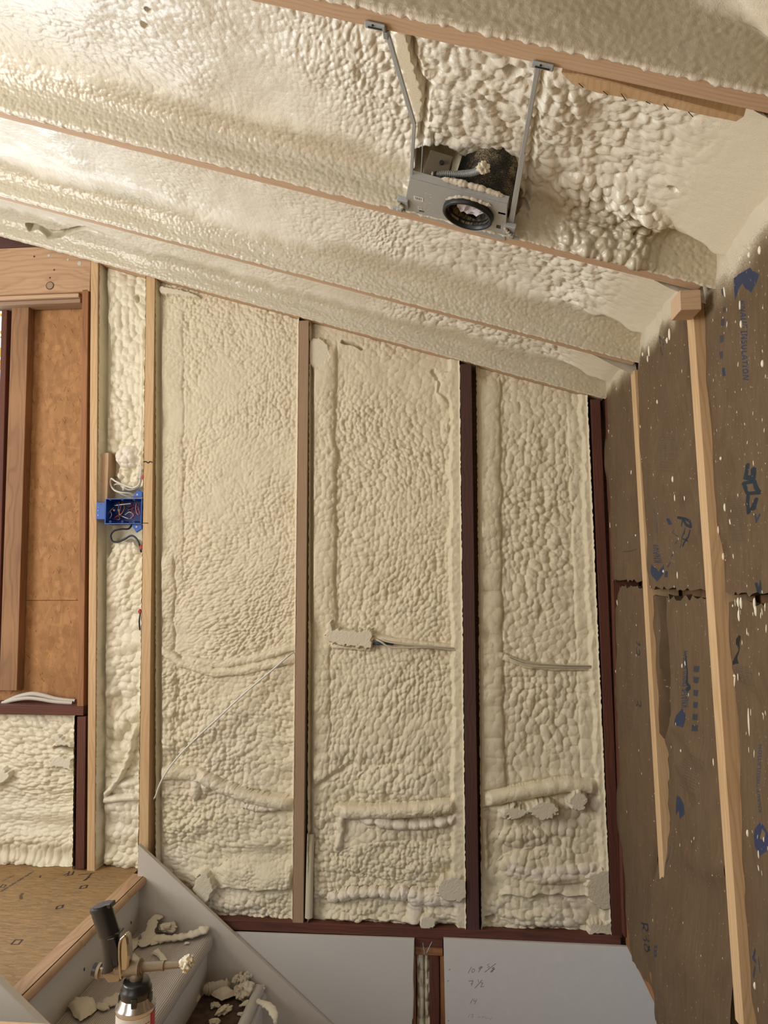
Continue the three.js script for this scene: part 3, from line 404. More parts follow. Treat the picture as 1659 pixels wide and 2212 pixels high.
roofBay({ seed: 950, a: 1.612, b: 2.16, step: 0.0034, pore: 0.0068, deck: 0.13, side: 0.12, band: 0.19, peel: 0.0026, tan: [0.58, 0.53, 0.44], cell: [0.02, 0.026], amp: [0.006, 0.013], lumpFrom: 0.15, x0: -1.4, bandRight: 0.3, label: 'tan misted foam in the topmost roof bay, beyond the rafter with the hanger feet', feats: [] });
{ // plain foam beyond the frame, so that the roof is closed all the way
  for (const [a, b] of [[2.2, 2.75], [2.79, 3.34], [3.38, 3.93]]) part(roof, 'roof_foam', slabGeo([V(-3.1, roofY(-3.1, 0.12), b), V(XR, roofY(XR, 0.12), b), V(XR, roofY(XR, 0.12), a), V(-3.1, roofY(-3.1, 0.12), a)], upN, 0.1, 0), shell);
  for (const [a, b, xa] of [[0.012, 0.415, -2.3], [0.453, 0.985, -2.1], [1.023, 1.572, -1.6], [1.612, 2.16, -1.4]]) part(roof, 'roof_foam', slabGeo([V(-3.1, roofY(-3.1, 0.12), b), V(xa - 0.05, roofY(xa - 0.05, 0.12), b - 0.002), V(xa - 0.05, roofY(xa - 0.05, 0.12), a + 0.03), V(-3.1, roofY(-3.1, 0.12), a)], upN, 0.1, 0), shell);
  // bare sliver of timber beside the nearest rafter, with pencil ticks
  const sl = [[1212, 158], [1260, 163], [1330, 180], [1420, 206], [1520, 232], [1606, 254], [1590, 264], [1500, 246], [1380, 218], [1290, 202], [1236, 184]].map(([x, y]) => onRoof(x, y, 0.006));
  part(beams, 'timber_sliver', slabGeo(sl, upN.clone().negate(), 0.02), M.pine, 'bare pale sliver of timber with dark pencil ticks');
  for (let i = 0; i < 6; i++) { const t = i / 5 + 0.03 * (i % 2), p = onRoof(lerp(1250, 1480, t), lerp(180, 236, t) + (i % 2) * 4, 0.004), q = onRoof(lerp(1250, 1480, t) + 10, lerp(180, 236, t) + 9 + (i % 3) * 3, 0.004); part(beams, 'pencil_mark', tube([p, p.clone().lerp(q, 0.5), q], 0.0006, 6, 5), M.black); }
}

// ================================================================ the low right-hand wall: studs and paper-faced batts
const knee = struct('knee_framing');
{
  const st = (p0, p1, w, mat, label) => { const a = onX(p0[0], p0[1], XR), b = onX(p1[0], p1[1], XR); return part(knee, 'stud', plankGeo(a, b, Z, w, 0.089).applyMatrix4(new THREE.Matrix4()), mat, label); };
  st([1430, 1915], [1366, 804], 0.044, M.pine, 'pale stud at the first batt joint'); st([1597, 2215], [1487, 642], 0.044, M.pineWarm, 'pale stud at the second batt joint');
  part(knee, 'stud', boxGeo(XR + 0.001, XR + 0.09, 1.2, roofY(XR) - 0.002, 0.008, 0.046), M.redDark);
  part(knee, 'stud', boxGeo(XR, XR + 0.09, 1.2, roofY(XR) - 0.002, 1.55, 1.59), M.pine);
  part(knee, 'sole_plate', boxGeo(XR + 0.012, XR + 0.1, 1.165, 1.2, 0.016, BACK, 2), M.amber);
  part(knee, 'backing', boxGeo(XR + 0.1, XR + 0.112, 1.165, roofY(XR) + 0.3, -0.08, BACK, 1), M.plankOld);
  part(knee, 'rafter_block', (() => { const p = onX(1468, 640, XR - 0.01); return boxGeo(XR - 0.05, XR - 0.004, roofY(XR) - 0.052, roofY(XR) - 0.006, 0.945, 1.012, 0); })(), M.rafter, 'short block under the rafter end');
}
const INK = 'rgba(34,44,74,0.9)', MARK = 'rgba(16,30,46,0.92)';
function batt(o) {
  const rec = XR + o.recess, P = (px, py) => { const w = onX(px, py, rec); return [w.z, w.y]; }, Lp = o.left.map((p) => P(...p)), Rp = o.right.map((p) => P(...p));
  const edge = (L, y) => { const s = [...L].sort((a, b) => a[1] - b[1]); if (y <= s[0][1]) return s[0][0]; for (let i = 1; i < s.length; i++) if (y <= s[i][1]) return lerp(s[i - 1][0], s[i][0], (y - s[i - 1][1]) / (s[i][1] - s[i - 1][1])); return s[s.length - 1][0]; };
  const y0 = o.y0, y1 = o.y1; let z0 = 9, z1 = -9; for (let i = 0; i <= 20; i++) { const y = lerp(y0, y1, i / 20); z0 = Math.min(z0, edge(Lp, y)); z1 = Math.max(z1, edge(Rp, y)); }
  const CW = 512, CH = 1024, c = document.createElement('canvas'); c.width = CW; c.height = CH; const g = c.getContext('2d'), R = rng(o.seed);
  const K = (px, py) => { const [z, y] = P(px, py); return [(z - z0) / (z1 - z0) * CW, (1 - (y - y0) / (y1 - y0)) * CH]; }, im = g.createImageData(CW, CH);
  for (let y = 0; y < CH; y++) for (let x = 0; x < CW; x++) {
    const wy = y1 - y / CH * (y1 - y0), n = 7 * fbm(x / 60, y / 90, o.seed) + 5 * noise(x / 3, y / 40, o.seed + 1) + 5 * (hash(x, y, o.seed) - 0.5), i = (y * CW + x) * 4;
    let m = o.mist ? sstep(wy + 0.02 * noise(x / 50, y / 50, o.seed + 2), o.mist[0], o.mist[1]) : 0; const grain = hash(x >> 1, y >> 1, o.seed + 3); m = clamp(Math.pow(m, 1.6) + (m > 0.02 && grain < m * 0.9 ? 0.35 * m : 0) + (grain > 0.985 && o.mist ? 0.3 * (0.2 + m) : 0), 0, 1);
    im.data[i] = lerp(96 + n, 200, m); im.data[i + 1] = lerp(76 + n, 189, m); im.data[i + 2] = lerp(53 + n * 0.9, 168, m); im.data[i + 3] = 255;
  }
  g.putImageData(im, 0, 0);
  const T = {
    g, K,
    stroke(pts, w, col = MARK) { const q = pts.map((p) => K(...p)); g.strokeStyle = col; g.lineWidth = w; g.lineCap = g.lineJoin = 'round'; g.beginPath(); q.forEach((p, i) => (i ? g.lineTo(...p) : g.moveTo(...p))); g.stroke(); },
    fill(pts, col = INK) { const q = pts.map((p) => K(...p)); g.fillStyle = col; g.beginPath(); q.forEach((p, i) => (i ? g.lineTo(...p) : g.moveTo(...p))); g.closePath(); g.fill(); },
    text(str, a, b, up, col = INK, font = 'bold 100px sans-serif') { const A = K(...a), B = K(...b), C = K(...up); g.save(); g.font = font; const w = g.measureText(str).width; g.transform((B[0] - A[0]) / w, (B[1] - A[1]) / w, -(C[0] - A[0]) / 72, -(C[1] - A[1]) / 72, A[0], A[1]); g.fillStyle = col; g.fillText(str, 0, 0); g.restore(); },
    lines(a, b, c2, n, col = 'rgba(40,34,40,0.28)') { const A = K(...a), B = K(...b), C = K(...c2); g.strokeStyle = col; g.lineWidth = 1.6; for (let i = 0; i < n; i++) { const t = i / (n - 1), dx = (C[0] - A[0]) * t, dy = (C[1] - A[1]) * t; g.beginPath(); g.moveTo(A[0] + dx, A[1] + dy); g.lineTo(A[0] + dx + (B[0] - A[0]) * (0.7 + 0.3 * R()), A[1] + dy + B[1] - A[1]); g.stroke(); } },
  };
  o.print?.(T);
  const spots = o.spots ?? 90, uM = CW / (z1 - z0), vM = CH / (y1 - y0);
  for (let i = 0; i < spots * 4; i++) { const r = 0.0006 + 0.0007 * R(); g.globalAlpha = 0.35 + 0.5 * R(); g.fillStyle = '#cdbfa4'; g.beginPath(); g.ellipse(R() * CW, R() * CH, r * uM, r * vM * (1 + R()), 0, 0, 7); g.fill(); }
  g.globalAlpha = 1;
  const map = new THREE.CanvasTexture(c); map.colorSpace = THREE.SRGBColorSpace;
  const mat = new THREE.MeshStandardMaterial({ map, roughness: 0.82, bumpMap: rep(grainBump, 0.12), bumpScale: 0.0003, side: THREE.DoubleSide });
  const surf = (u, v) => {
    const y = lerp(y0, y1, v), za = edge(Lp, y), zb = edge(Rp, y); let z = lerp(za, zb, u), w = (zb - za), yy = y;
    const d = Math.min(u, 1 - u) * w, vd = Math.min(v, 1 - v) * (y1 - y0);
    let x = rec - (o.bulge ?? 0.008) * Math.sin(Math.PI * u) * (0.7 + 0.3 * noise(y * 4, 1, o.seed + 5)) + 0.011 * fbm(z * 9, y * 5, o.seed + 6) + 0.0025 * noise(z * 40 + 3 * noise(z * 6, y * 6, o.seed + 8), y * 14, o.seed + 7);
    x += (o.roll ?? 0.014) * Math.pow(1 - sstep(d, 0, 0.018), 2);
    if (o.shape) x += o.shape(u, v, y, z);
    if (v < 0.001 || v > 0.999) yy += 0.006 * noise(z * 60, 2, o.seed + 9) * (o.torn ?? 1);
    for (const k of o.creases ?? []) { const q = k.map((p) => P(...p)), [dd] = segDist(z, y, q); if (dd < 0.045) x -= 0.013 * Math.pow(1 - dd / 0.045, 1.5) * (dd < 0.006 ? 0.75 : 1); }
    return [x, yy, z, (z - z0) / (z1 - z0), (y - y0) / (y1 - y0)];
  };
  const nu = Math.round((z1 - z0) / 0.008), nv = Math.round((y1 - y0) / 0.011), front = sheet(nu, nv, surf);
  const rim = []; for (let i = 0; i < nu; i++) rim.push([i / nu, 0]); for (let j = 0; j < nv; j++) rim.push([1, j / nv]); for (let i = nu; i > 0; i--) rim.push([i / nu, 1]); for (let j = nv; j > 0; j--) rim.push([0, j / nv]); rim.push([0, 0]);
  const core = sheet(rim.length - 1, 6, (s, t) => { const [u, v] = rim[Math.round(s * (rim.length - 1))], p = surf(u, v), ctr = [(z0 + z1) / 2, (y0 + y1) / 2], pull = t * 0.03 + 0.006 * Math.abs(noise(s * 190, t * 7, o.seed + 10)) * (t > 0 ? 1 : 0), k = 1 - pull / 0.4; return [lerp(p[0] + 0.0012, XR + 0.094, t), ctr[1] + (p[1] - ctr[1]) * (1 - pull * 0.8), ctr[0] + (p[2] - ctr[0]) * k, s * 3, t * 0.1]; });
  const at = V(rec, y0, (z0 + z1) / 2), t = thing('paper_batt', at, o.label, 'insulation', 'paper-faced batts in the low wall');
  part(t, 'paper_facing', front, mat); part(t, 'fibre_core', core, M.fibre, 'brown fibre edge behind the paper');
  // thrown flecks and drips of foam that dried on the paper
  const flecks = [], n = o.flecks ?? 40;
  for (let i = 0; i < n; i++) {
    const u = 0.04 + 0.92 * R(), v = o.fleckAt ? o.fleckAt(R()) : R(), p = surf(u, v), big = R() < 0.16 ? 2.2 : 1, r = (0.0006 + 0.0008 * R()) * big, len = r * (1.2 + 2.6 * R() * (o.long ?? 1));
    flecks.push(new THREE.SphereGeometry(1, 6, 5).scale(r * 0.7, len, r).rotateX((R() - 0.5) * 0.7).translate(p[0] - r * 0.2, p[1], p[2]));
  }
  for (const [px, py, rz, ry] of o.drips ?? []) { const [z, y] = P(px, py), u = (z - edge(Lp, y)) / (edge(Rp, y) - edge(Lp, y)), p = surf(clamp(u, 0, 1), (y - y0) / (y1 - y0)); flecks.push(new THREE.SphereGeometry(1, 10, 8).scale(Math.min(rz, 0.003), ry, rz).translate(p[0] - 0.0008, p[1], z)); }
  if (flecks.length) { const f = part(t, 'foam_fleck', join(flecks), M.fleck, 'dried white flecks of foam'); f.userData.kind = 'stuff'; }
  return t;
}
M.fibre = new THREE.MeshStandardMaterial({ color: 0x6b543a, roughness: 1, side: THREE.DoubleSide, bumpMap: rep(grainBump, 0.03), bumpScale: 0.002 });
M.fleck = new THREE.MeshStandardMaterial({ color: 0xe6ddc8, roughness: 0.5 });
const SEAM = 2.4 - 0.028, TOPY = roofY(XR) + 0.1;
const arrow = (T, flip, pts) => T.fill(pts);
batt({ seed: 1100, recess: 0.006, y0: SEAM + 0.012, y1: TOPY, left: [[1294, 840], [1302, 900], [1312, 1060], [1318, 1180], [1321, 1262]], right: [[1364, 790], [1384, 1262]], bulge: 0.012, mist: [2.99, 3.09], flecks: 26, spots: 70, label: 'plain upper batt in the corner beside the dark red gable stud' , print(T) { T.stroke([[1352, 1192], [1368, 1190], [1376, 1186]], 6, 'rgba(60,42,26,0.6)'); } });
batt({ seed: 1200, recess: 0.01, y0: SEAM - 0.006, y1: TOPY, left: [[1382, 700], [1380, 800], [1383, 1000], [1388, 1180], [1393, 1280]], right: [[1476, 600], [1488, 800], [1505, 1000], [1513, 1120], [1519, 1275]], bulge: 0.01, mist: [3.0, 3.09], flecks: 34, spots: 110, label: 'upper batt printed with a dark logo near its bottom, between the two pale studs',
  drips: [[1456, 722, 0.006, 0.016], [1451, 735, 0.005, 0.008], [1411, 758, 0.004, 0.016], [1408, 775, 0.003, 0.01], [1396, 765, 0.004, 0.006], [1464, 1035, 0.004, 0.008], [1424, 868, 0.003, 0.006], [1437, 1234, 0.003, 0.004]], creases: [[[1478, 1000], [1500, 960]], [[1484, 1060], [1502, 1030]], [[1490, 1160], [1512, 1140]]],
  print(T) {
    T.text('25', [1430, 722], [1430, 768], [1443, 722], 'rgba(22,34,48,0.75)', 'italic 100px sans-serif');
    T.lines([1428, 945], [1472, 938], [1432, 1015], 13); T.lines([1380, 1000], [1410, 985], [1384, 1030], 7);
    T.text('KNAUF', [1436, 1217], [1430, 1174], [1421, 1217]); T.text('INSULATION', [1431, 1155], [1424, 1098], [1425, 1156], INK, '100px sans-serif');
    T.fill([[1416, 1218], [1428, 1235], [1439, 1218], [1436, 1240], [1426, 1256], [1412, 1236]]); T.fill([[1440, 1234], [1445, 1234], [1445, 1247], [1437, 1247]]);
    T.fill([[1445, 1120], [1456, 1120], [1461, 1133], [1451, 1134]]); T.stroke([[1463, 1144], [1460, 1150], [1466, 1157], [1471, 1158]], 3, INK); T.stroke([[1462, 1175], [1468, 1168]], 4, INK); T.stroke([[1453, 1202], [1458, 1192]], 5, INK); T.stroke([[1445, 1224], [1450, 1214]], 5, INK);
    T.stroke([[1474, 1118], [1484, 1120], [1496, 1126], [1501, 1138], [1490, 1134], [1482, 1122]], 9); T.stroke([[1482, 1120], [1481, 1135]], 8); T.stroke([[1490, 1142], [1490, 1152], [1478, 1182]], 6); T.stroke([[1500, 1146], [1496, 1160], [1484, 1180]], 6); T.stroke([[1488, 1164], [1494, 1168]], 5);
  } });
batt({ seed: 1300, recess: 0.024, y0: SEAM - 0.008, y1: TOPY, left: [[1509, 540], [1512, 640], [1522, 760], [1531, 900], [1541, 1060], [1550, 1180], [1559, 1292]], right: [[1940, 300], [1990, 1300]], bulge: 0.01, mist: [2.945, 3.075], flecks: 130, spots: 260, long: 1.4, label: 'upper batt with a large arrow logo and lettering, thick with white specks',
  drips: [[1629, 550, 0.004, 0.006], [1654, 540, 0.005, 0.008], [1609, 700, 0.003, 0.008], [1660, 785, 0.004, 0.007], [1572, 1096, 0.003, 0.009], [1559, 1202, 0.003, 0.008], [1556, 1145, 0.002, 0.009], [1581, 990, 0.003, 0.004]], creases: [[[1590, 1080], [1612, 1068], [1640, 1066]], [[1575, 1010], [1600, 960]]],
  print(T) {
    T.fill([[1595, 600], [1632, 577], [1653, 592], [1648, 612], [1636, 632], [1622, 622], [1616, 612], [1606, 624], [1598, 648]]);
    T.text('KNAUF', [1605, 648], [1607, 708], [1620, 648]); T.text('INSULATION', [1607, 714], [1614, 822], [1622, 712]);
    for (const [a, b, c] of [[560, 625, 12], [562, 665, 8], [560, 690, 13], [560, 725, 14], [560, 760, 14], [566, 795, 16]]) T.fill([[1000 + a, b], [1008 + a, b - 2], [1009 + a, b + c], [1001 + a, b + c + 2]], c > 15 ? INK : 'rgba(38,44,66,0.6)');
    T.lines([1570, 1075], [1622, 1066], [1578, 1168], 24);
    T.stroke([[1624, 1005], [1622, 1030], [1636, 1034], [1634, 1014]], 12); T.stroke([[1622, 1044], [1640, 1040], [1652, 1064], [1634, 1066], [1626, 1048]], 9); T.stroke([[1634, 1072], [1628, 1108], [1638, 1096], [1648, 1078], [1642, 1098], [1634, 1100]], 8); T.stroke([[1642, 1112], [1645, 1128], [1652, 1112]], 6, INK);
    T.stroke([[1640, 1262], [1643, 1284], [1652, 1256], [1656, 1286]], 9); T.fill([[1640, 1282], [1660, 1282], [1660, 1290], [1640, 1290]], MARK);
  } });
batt({ seed: 1400, recess: 0.006, y0: 1.2, y1: SEAM - 0.006, left: [[1338, 1262], [1326, 1320], [1325, 1355], [1331, 1400], [1329, 1500], [1328, 1600], [1328, 1700], [1334, 1820], [1346, 1930], [1362, 2050]], right: [[1385, 1262], [1395, 1420], [1404, 1600], [1414, 1800], [1413, 1930], [1412, 2060], [1410, 2210]], bulge: 0.012, flecks: 26, spots: 90, label: 'lower batt in the corner below the plain one, marked R38 near its foot',
  print(T) { T.text('13', [1376, 1378], [1377, 1414], [1386, 1378], MARK, 'italic 100px sans-serif'); T.text('3', [1374, 1506], [1376, 1526], [1385, 1504], MARK, 'italic 100px sans-serif'); T.text('R38', [1385, 1988], [1396, 2058], [1399, 1984], MARK, 'italic 100px sans-serif'); T.stroke([[1406, 2150], [1416, 2158], [1418, 2166], [1410, 2162]], 6); T.fill([[1337, 1856], [1342, 1862], [1346, 1880], [1342, 1896]], INK); for (let i = 0; i < 7; i++) T.stroke([[1340 + (i % 2), 1640 + i * 17], [1341, 1648 + i * 17]], 3, 'rgba(38,44,66,0.55)'); T.lines([1352, 1420], [1372, 1424], [1350, 1580], 14); } });
batt({ seed: 1500, recess: 0.014, roll: 0.004, y0: 1.2, y1: SEAM - 0.026, left: [[1407, 1282], [1413, 1420], [1415, 1560], [1418, 1700], [1420, 1740], [1421, 1800], [1422, 1900], [1425, 2000], [1430, 2100], [1440, 2212]], right: [[1524, 1275], [1540, 1450], [1556, 1650], [1567, 1850], [1578, 2050], [1590, 2212]], bulge: 0.012, flecks: 44, spots: 130, torn: 1.4, label: 'lower batt peeling back behind the first pale stud, bulging over it at the bottom',
  shape(u, v, y, z) { const us = lerp(0.13, 0.2, sstep(v, 0.42, 1)), gap = sstep(v, 0.4, 0.5), low = 1 - sstep(v, 0.22, 0.42); return gap * (0.09 * Math.sqrt(Math.max(0, 1 - Math.abs(u - us) / lerp(0.03, 0.07, sstep(v, 0.45, 0.9)))) - 0.01 * (u < us ? 1 : 0) + 0.01 * (1 - sstep(u, us, us + 0.3))) - low * 0.04 * (1 - 0.5 * u) * Math.min(1, u * 14 + 0.25) + 0.012 * Math.max(0, noise(z * 22 + y * 9, y * 5, 77)) * sstep(v, 0.4, 0.7) * (1 - u); }, creases: [[[1440, 1600], [1470, 1560], [1520, 1640]], [[1470, 1640], [1500, 1700]], [[1490, 1850], [1530, 1878], [1560, 1876]], [[1470, 1340], [1476, 1500], [1466, 1600]]],
  print(T) {
    T.text('KNAUF INSULATION', [1492, 1528], [1493, 1404], [1481, 1530]); T.fill([[1476, 1546], [1482, 1530], [1488, 1546], [1487, 1572], [1476, 1566]]); T.stroke([[1489, 1410], [1493, 1450], [1490, 1476], [1497, 1484], [1490, 1490]], 9, MARK);
    for (const y of [1438, 1462, 1490, 1516, 1542, 1566]) T.fill([[1502, y], [1511, y + 1], [1510, y + 14], [1502, y + 13]], 'rgba(34,40,64,0.75)');
    T.fill([[1468, 1718], [1476, 1722], [1484, 1740], [1486, 1758], [1474, 1770], [1473, 1752], [1466, 1762]]); T.stroke([[1448, 1830], [1444, 1870]], 4, INK); T.stroke([[1456, 1800], [1452, 1890]], 2, 'rgba(34,40,64,0.5)'); T.lines([1490, 1620], [1530, 1650], [1470, 1690], 16); T.text('III', [1446, 2042], [1446, 2070], [1454, 2042], INK); T.stroke([[1452, 2190], [1458, 2212]], 6);
  } });
batt({ seed: 1600, recess: 0.024, y0: 1.2, y1: SEAM - 0.026, left: [[1565, 1294], [1566, 1400], [1581, 1500], [1593, 1600], [1590, 1700], [1596, 1800], [1606, 1920], [1604, 2000], [1608, 2080], [1612, 2212]], right: [[1990, 1300], [2080, 2212]], bulge: 0.02, flecks: 110, spots: 240, long: 2.4, fleckAt: (r) => 1 - r * r, label: 'lower batt with two ragged black tears near its top and long white drips',
  drips: [[1602, 1300, 0.003, 0.010], [1608, 1303, 0.003, 0.012], [1640, 1300, 0.003, 0.012], [1646, 1320, 0.003, 0.010], [1600, 1330, 0.003, 0.012], [1624, 1560, 0.0022, 0.028], [1586, 1460, 0.006, 0.003], [1621, 1800, 0.003, 0.007], [1592, 1788, 0.003, 0.008], [1590, 1960, 0.003, 0.012], [1596, 2075, 0.003, 0.014], [1641, 2130, 0.003, 0.007]], creases: [[[1604, 1430], [1640, 1424], [1659, 1428]], [[1604, 1450], [1640, 1470], [1659, 1480]]],
  print(T) {
    T.fill([[1594, 1372], [1588, 1380], [1588, 1392], [1595, 1398], [1601, 1404], [1598, 1420], [1592, 1438], [1592, 1452], [1598, 1440], [1610, 1434], [1616, 1434], [1609, 1418], [1602, 1400], [1598, 1390], [1600, 1374]], 'rgb(14,9,6)');
    T.lines([1600, 1434], [1655, 1448], [1600, 1470], 9); T.text('KNAUF INSULATION', [1650, 1756], [1650, 1606], [1642, 1756], 'rgba(32,44,84,0.8)'); T.fill([[1638, 1792], [1646, 1776], [1654, 1784], [1672, 1810], [1664, 1838], [1650, 1850], [1638, 1830], [1636, 1806]], 'rgba(32,44,84,0.85)'); T.fill([[1650, 1790], [1658, 1800], [1656, 1816], [1648, 1812]], 'rgb(112,92,68)'); T.stroke([[1640, 2054], [1634, 2070], [1642, 2078]], 6, INK); T.stroke([[1640, 2090], [1636, 2110]], 5, INK); T.stroke([[1650, 2070], [1654, 2100]], 4, INK);
  } });
{ // further batts of the same wall behind the viewer keep it closed
  part(knee, 'batt_backing', boxGeo(XR + 0.03, XR + 0.09, 1.2, roofY(XR), 1.6, BACK, 1), M.fibre);
}

// ================================================================ lower gable wall: white boards and what shows between them
{
  const zf = 0.013, a = onZ(545, 2019, zf), b = onZ(895, 2029, zf), c = onZ(890, 2212, zf), d = onZ(958, 2028, zf), e = onZ(962, 2212, zf), yb = 0.02;
  const drop = (top, p, q) => V(top.x + (q.x - p.x) * (yb - top.y) / (q.y - p.y), yb, zf);
  const cv = document.createElement('canvas'); cv.width = 1024; cv.height = 512; const g = cv.getContext('2d'), R = rng(5); g.fillStyle = '#c6c3c0'; g.fillRect(0, 0, 1024, 512);
  for (let i = 0; i < 500; i++) { g.globalAlpha = 0.03; g.fillStyle = R() < 0.5 ? '#a79f98' : '#d6d4d2'; g.beginPath(); g.ellipse(R() * 1024, R() * 512, 6 + 30 * R(), 4 + 18 * R(), R() * 3, 0, 7); g.fill(); } g.globalAlpha = 1;
  const x0 = d.x, y1 = 1.19, sx = 1024 / 0.7, K = (px, py) => { const p = onZ(px, py, zf); return [(p.x - x0) * sx, (y1 - p.y) * sx]; };
  const draw = (pts, w, al) => { g.strokeStyle = `rgba(62,58,56,${al})`; g.lineWidth = w; g.lineCap = 'round'; g.lineJoin = 'round'; g.beginPath(); pts.map((p) => K(960 + p[0] * 200 / 1659, 2040 + p[1] * 172 / 1427)).forEach((p, i) => (i ? g.lineTo(...p) : g.moveTo(...p))); g.stroke(); };
  // pencilled measurements: 109 5/8, 7 1/2, 14, 13 ...
  draw([[485, 405], [425, 515]], 2.2, 0.8); draw([[515, 440], [490, 470], [490, 500], [525, 495], [545, 460], [530, 438], [512, 442]], 2.2, 0.75);
  draw([[660, 395], [618, 425], [622, 440], [660, 430], [680, 405], [660, 395], [640, 450], [612, 495]], 2.4, 0.8); draw([[815, 350], [775, 360], [775, 385], [805, 395], [800, 415], [770, 418]], 2, 0.6); draw([[920, 345], [725, 498]], 2.4, 0.85); draw([[890, 415], [855, 430], [880, 450], [860, 490], [830, 495], [850, 465], [900, 445], [885, 415]], 3, 0.8);
  draw([[440, 660], [510, 652], [485, 740]], 2.4, 0.75); draw([[465, 712], [510, 700]], 2, 0.6); draw([[603, 630], [612, 675]], 2.2, 0.75); draw([[675, 640], [545, 785]], 2.4, 0.85); draw([[650, 690], [690, 688], [660, 740], [650, 765], [710, 750]], 2.2, 0.75);
  draw([[510, 975], [462, 1062]], 2.2, 0.65); draw([[535, 980], [522, 1020], [560, 1015]], 2.2, 0.6); draw([[580, 985], [535, 1075]], 2.2, 0.65);
  draw([[450, 1255], [425, 1315]], 2, 0.4); draw([[480, 1255], [520, 1255], [495, 1280], [520, 1295], [480, 1312]], 2, 0.4); draw([[620, 1290], [605, 1310], [650, 1300]], 1.8, 0.35); draw([[690, 1280], [670, 1320], [720, 1290], [740, 1330], [800, 1320]], 1.8, 0.35); draw([[850, 1310], [810, 1360]], 1.8, 0.4);
  for (const [x, y] of [[95, 452], [68, 655], [75, 1370]]) draw([[x - 10, y + 6], [x + 6, y - 6]], 5, 0.4);
  const map = new THREE.CanvasTexture(cv); map.colorSpace = THREE.SRGBColorSpace; map.wrapS = map.wrapT = THREE.ClampToEdgeWrapping;
  M.boardNotes = new THREE.MeshStandardMaterial({ map, roughness: 0.8 });
  M.board = new THREE.MeshStandardMaterial({ color: 0xc2beba, roughness: 0.8, bumpMap: rep(grainBump, 0.5), bumpScale: 0.0003 });
  const left = slabGeo([V(-1.35, a.y, zf), drop(V(-1.35, a.y, 0), b, c).setX(-1.35), drop(b, b, c), b], Z, 0.0128, 0.0008);
  const right = slabGeo([d, drop(d, d, e), V(1.74, yb, zf), V(1.74, d.y - 0.004, zf)], Z, 0.0128, 0.0008);
  const uv = right.attributes.uv, p = right.attributes.position; for (let i = 0; i < p.count; i++) uv.setXY(i, (p.getX(i) - x0) * sx / 1024, 1 - (y1 - p.getY(i)) * sx / 512);
  part(wall, 'drywall_panel', left, M.board, 'white board left of the open stud gap'); part(wall, 'drywall_panel', right, M.boardNotes, 'white board with pencilled measurements');
  const tear = [[893, 2040], [892, 2075], [891, 2110], [892, 2150], [890, 2200]].map(([x, y]) => onZ(x, y, 0.0095)); part(wall, 'torn_paper', tube(tear, 0.0045, 30, 6), M.white);
  // between the boards
  const gx = (px, py = 2060) => onZ(px, py, 0).x, gy = (py) => onZ(925, py, 0).y, cut = gy(2046);
  part(wall, 'plate_block', boxGeo(gx(896), gx(957), gy(2047), 1.156, -0.09, -0.002, 0), M.redDark); part(wall, 'plate_block', boxGeo(gx(896), gx(957), gy(2066), gy(2047) - 0.001, -0.088, -0.006, 0), M.amber);
  part(wall, 'stud', boxGeo(gx(927), gx(948.5), 0.02, gy(2066.5), -0.09, -0.008, 1), M.redDark); part(wall, 'stud', boxGeo(gx(949.5), gx(962), 0.02, gy(2066.5), -0.088, -0.012, 1), M.amber); part(wall, 'stud', boxGeo(gx(884), gx(897), 0.02, gy(2066.5), -0.09, -0.006, 1), M.amber);
  for (const q of [[[913, 2034], [917, 2060]], [[934, 2032], [922, 2058]]]) { const m = q.map(([x, y], i) => onZ(x, y, -0.004 + 0.008 * i)); part(wall, 'bent_nail', capped(m, 0.0016, 4, 6), M.metalDark); }
  const fl = [gx(898), gx(927)], g2 = sheet(26, 240, (u, v) => { const x = lerp(...fl, u), y = lerp(0.35, gy(2067), v), s = u < 0.62 ? 0.3 : 0.8; return [x, y, -0.05 + 0.022 * Math.sqrt(Math.max(0, 1 - ((u - s) / 0.32) ** 2)) + 0.016 * domes(u * 1.6 + 0.3 * noise(y * 9, 1, 8), y * 30, 640, 0.5, 1.4) + 0.004 * noise(u * 9, y * 40, 641), x, y]; });
  solo('foam_fill', g2, M.foamFresh, 'white foam strip in the narrow gap between the two white boards', 'insulation');
}

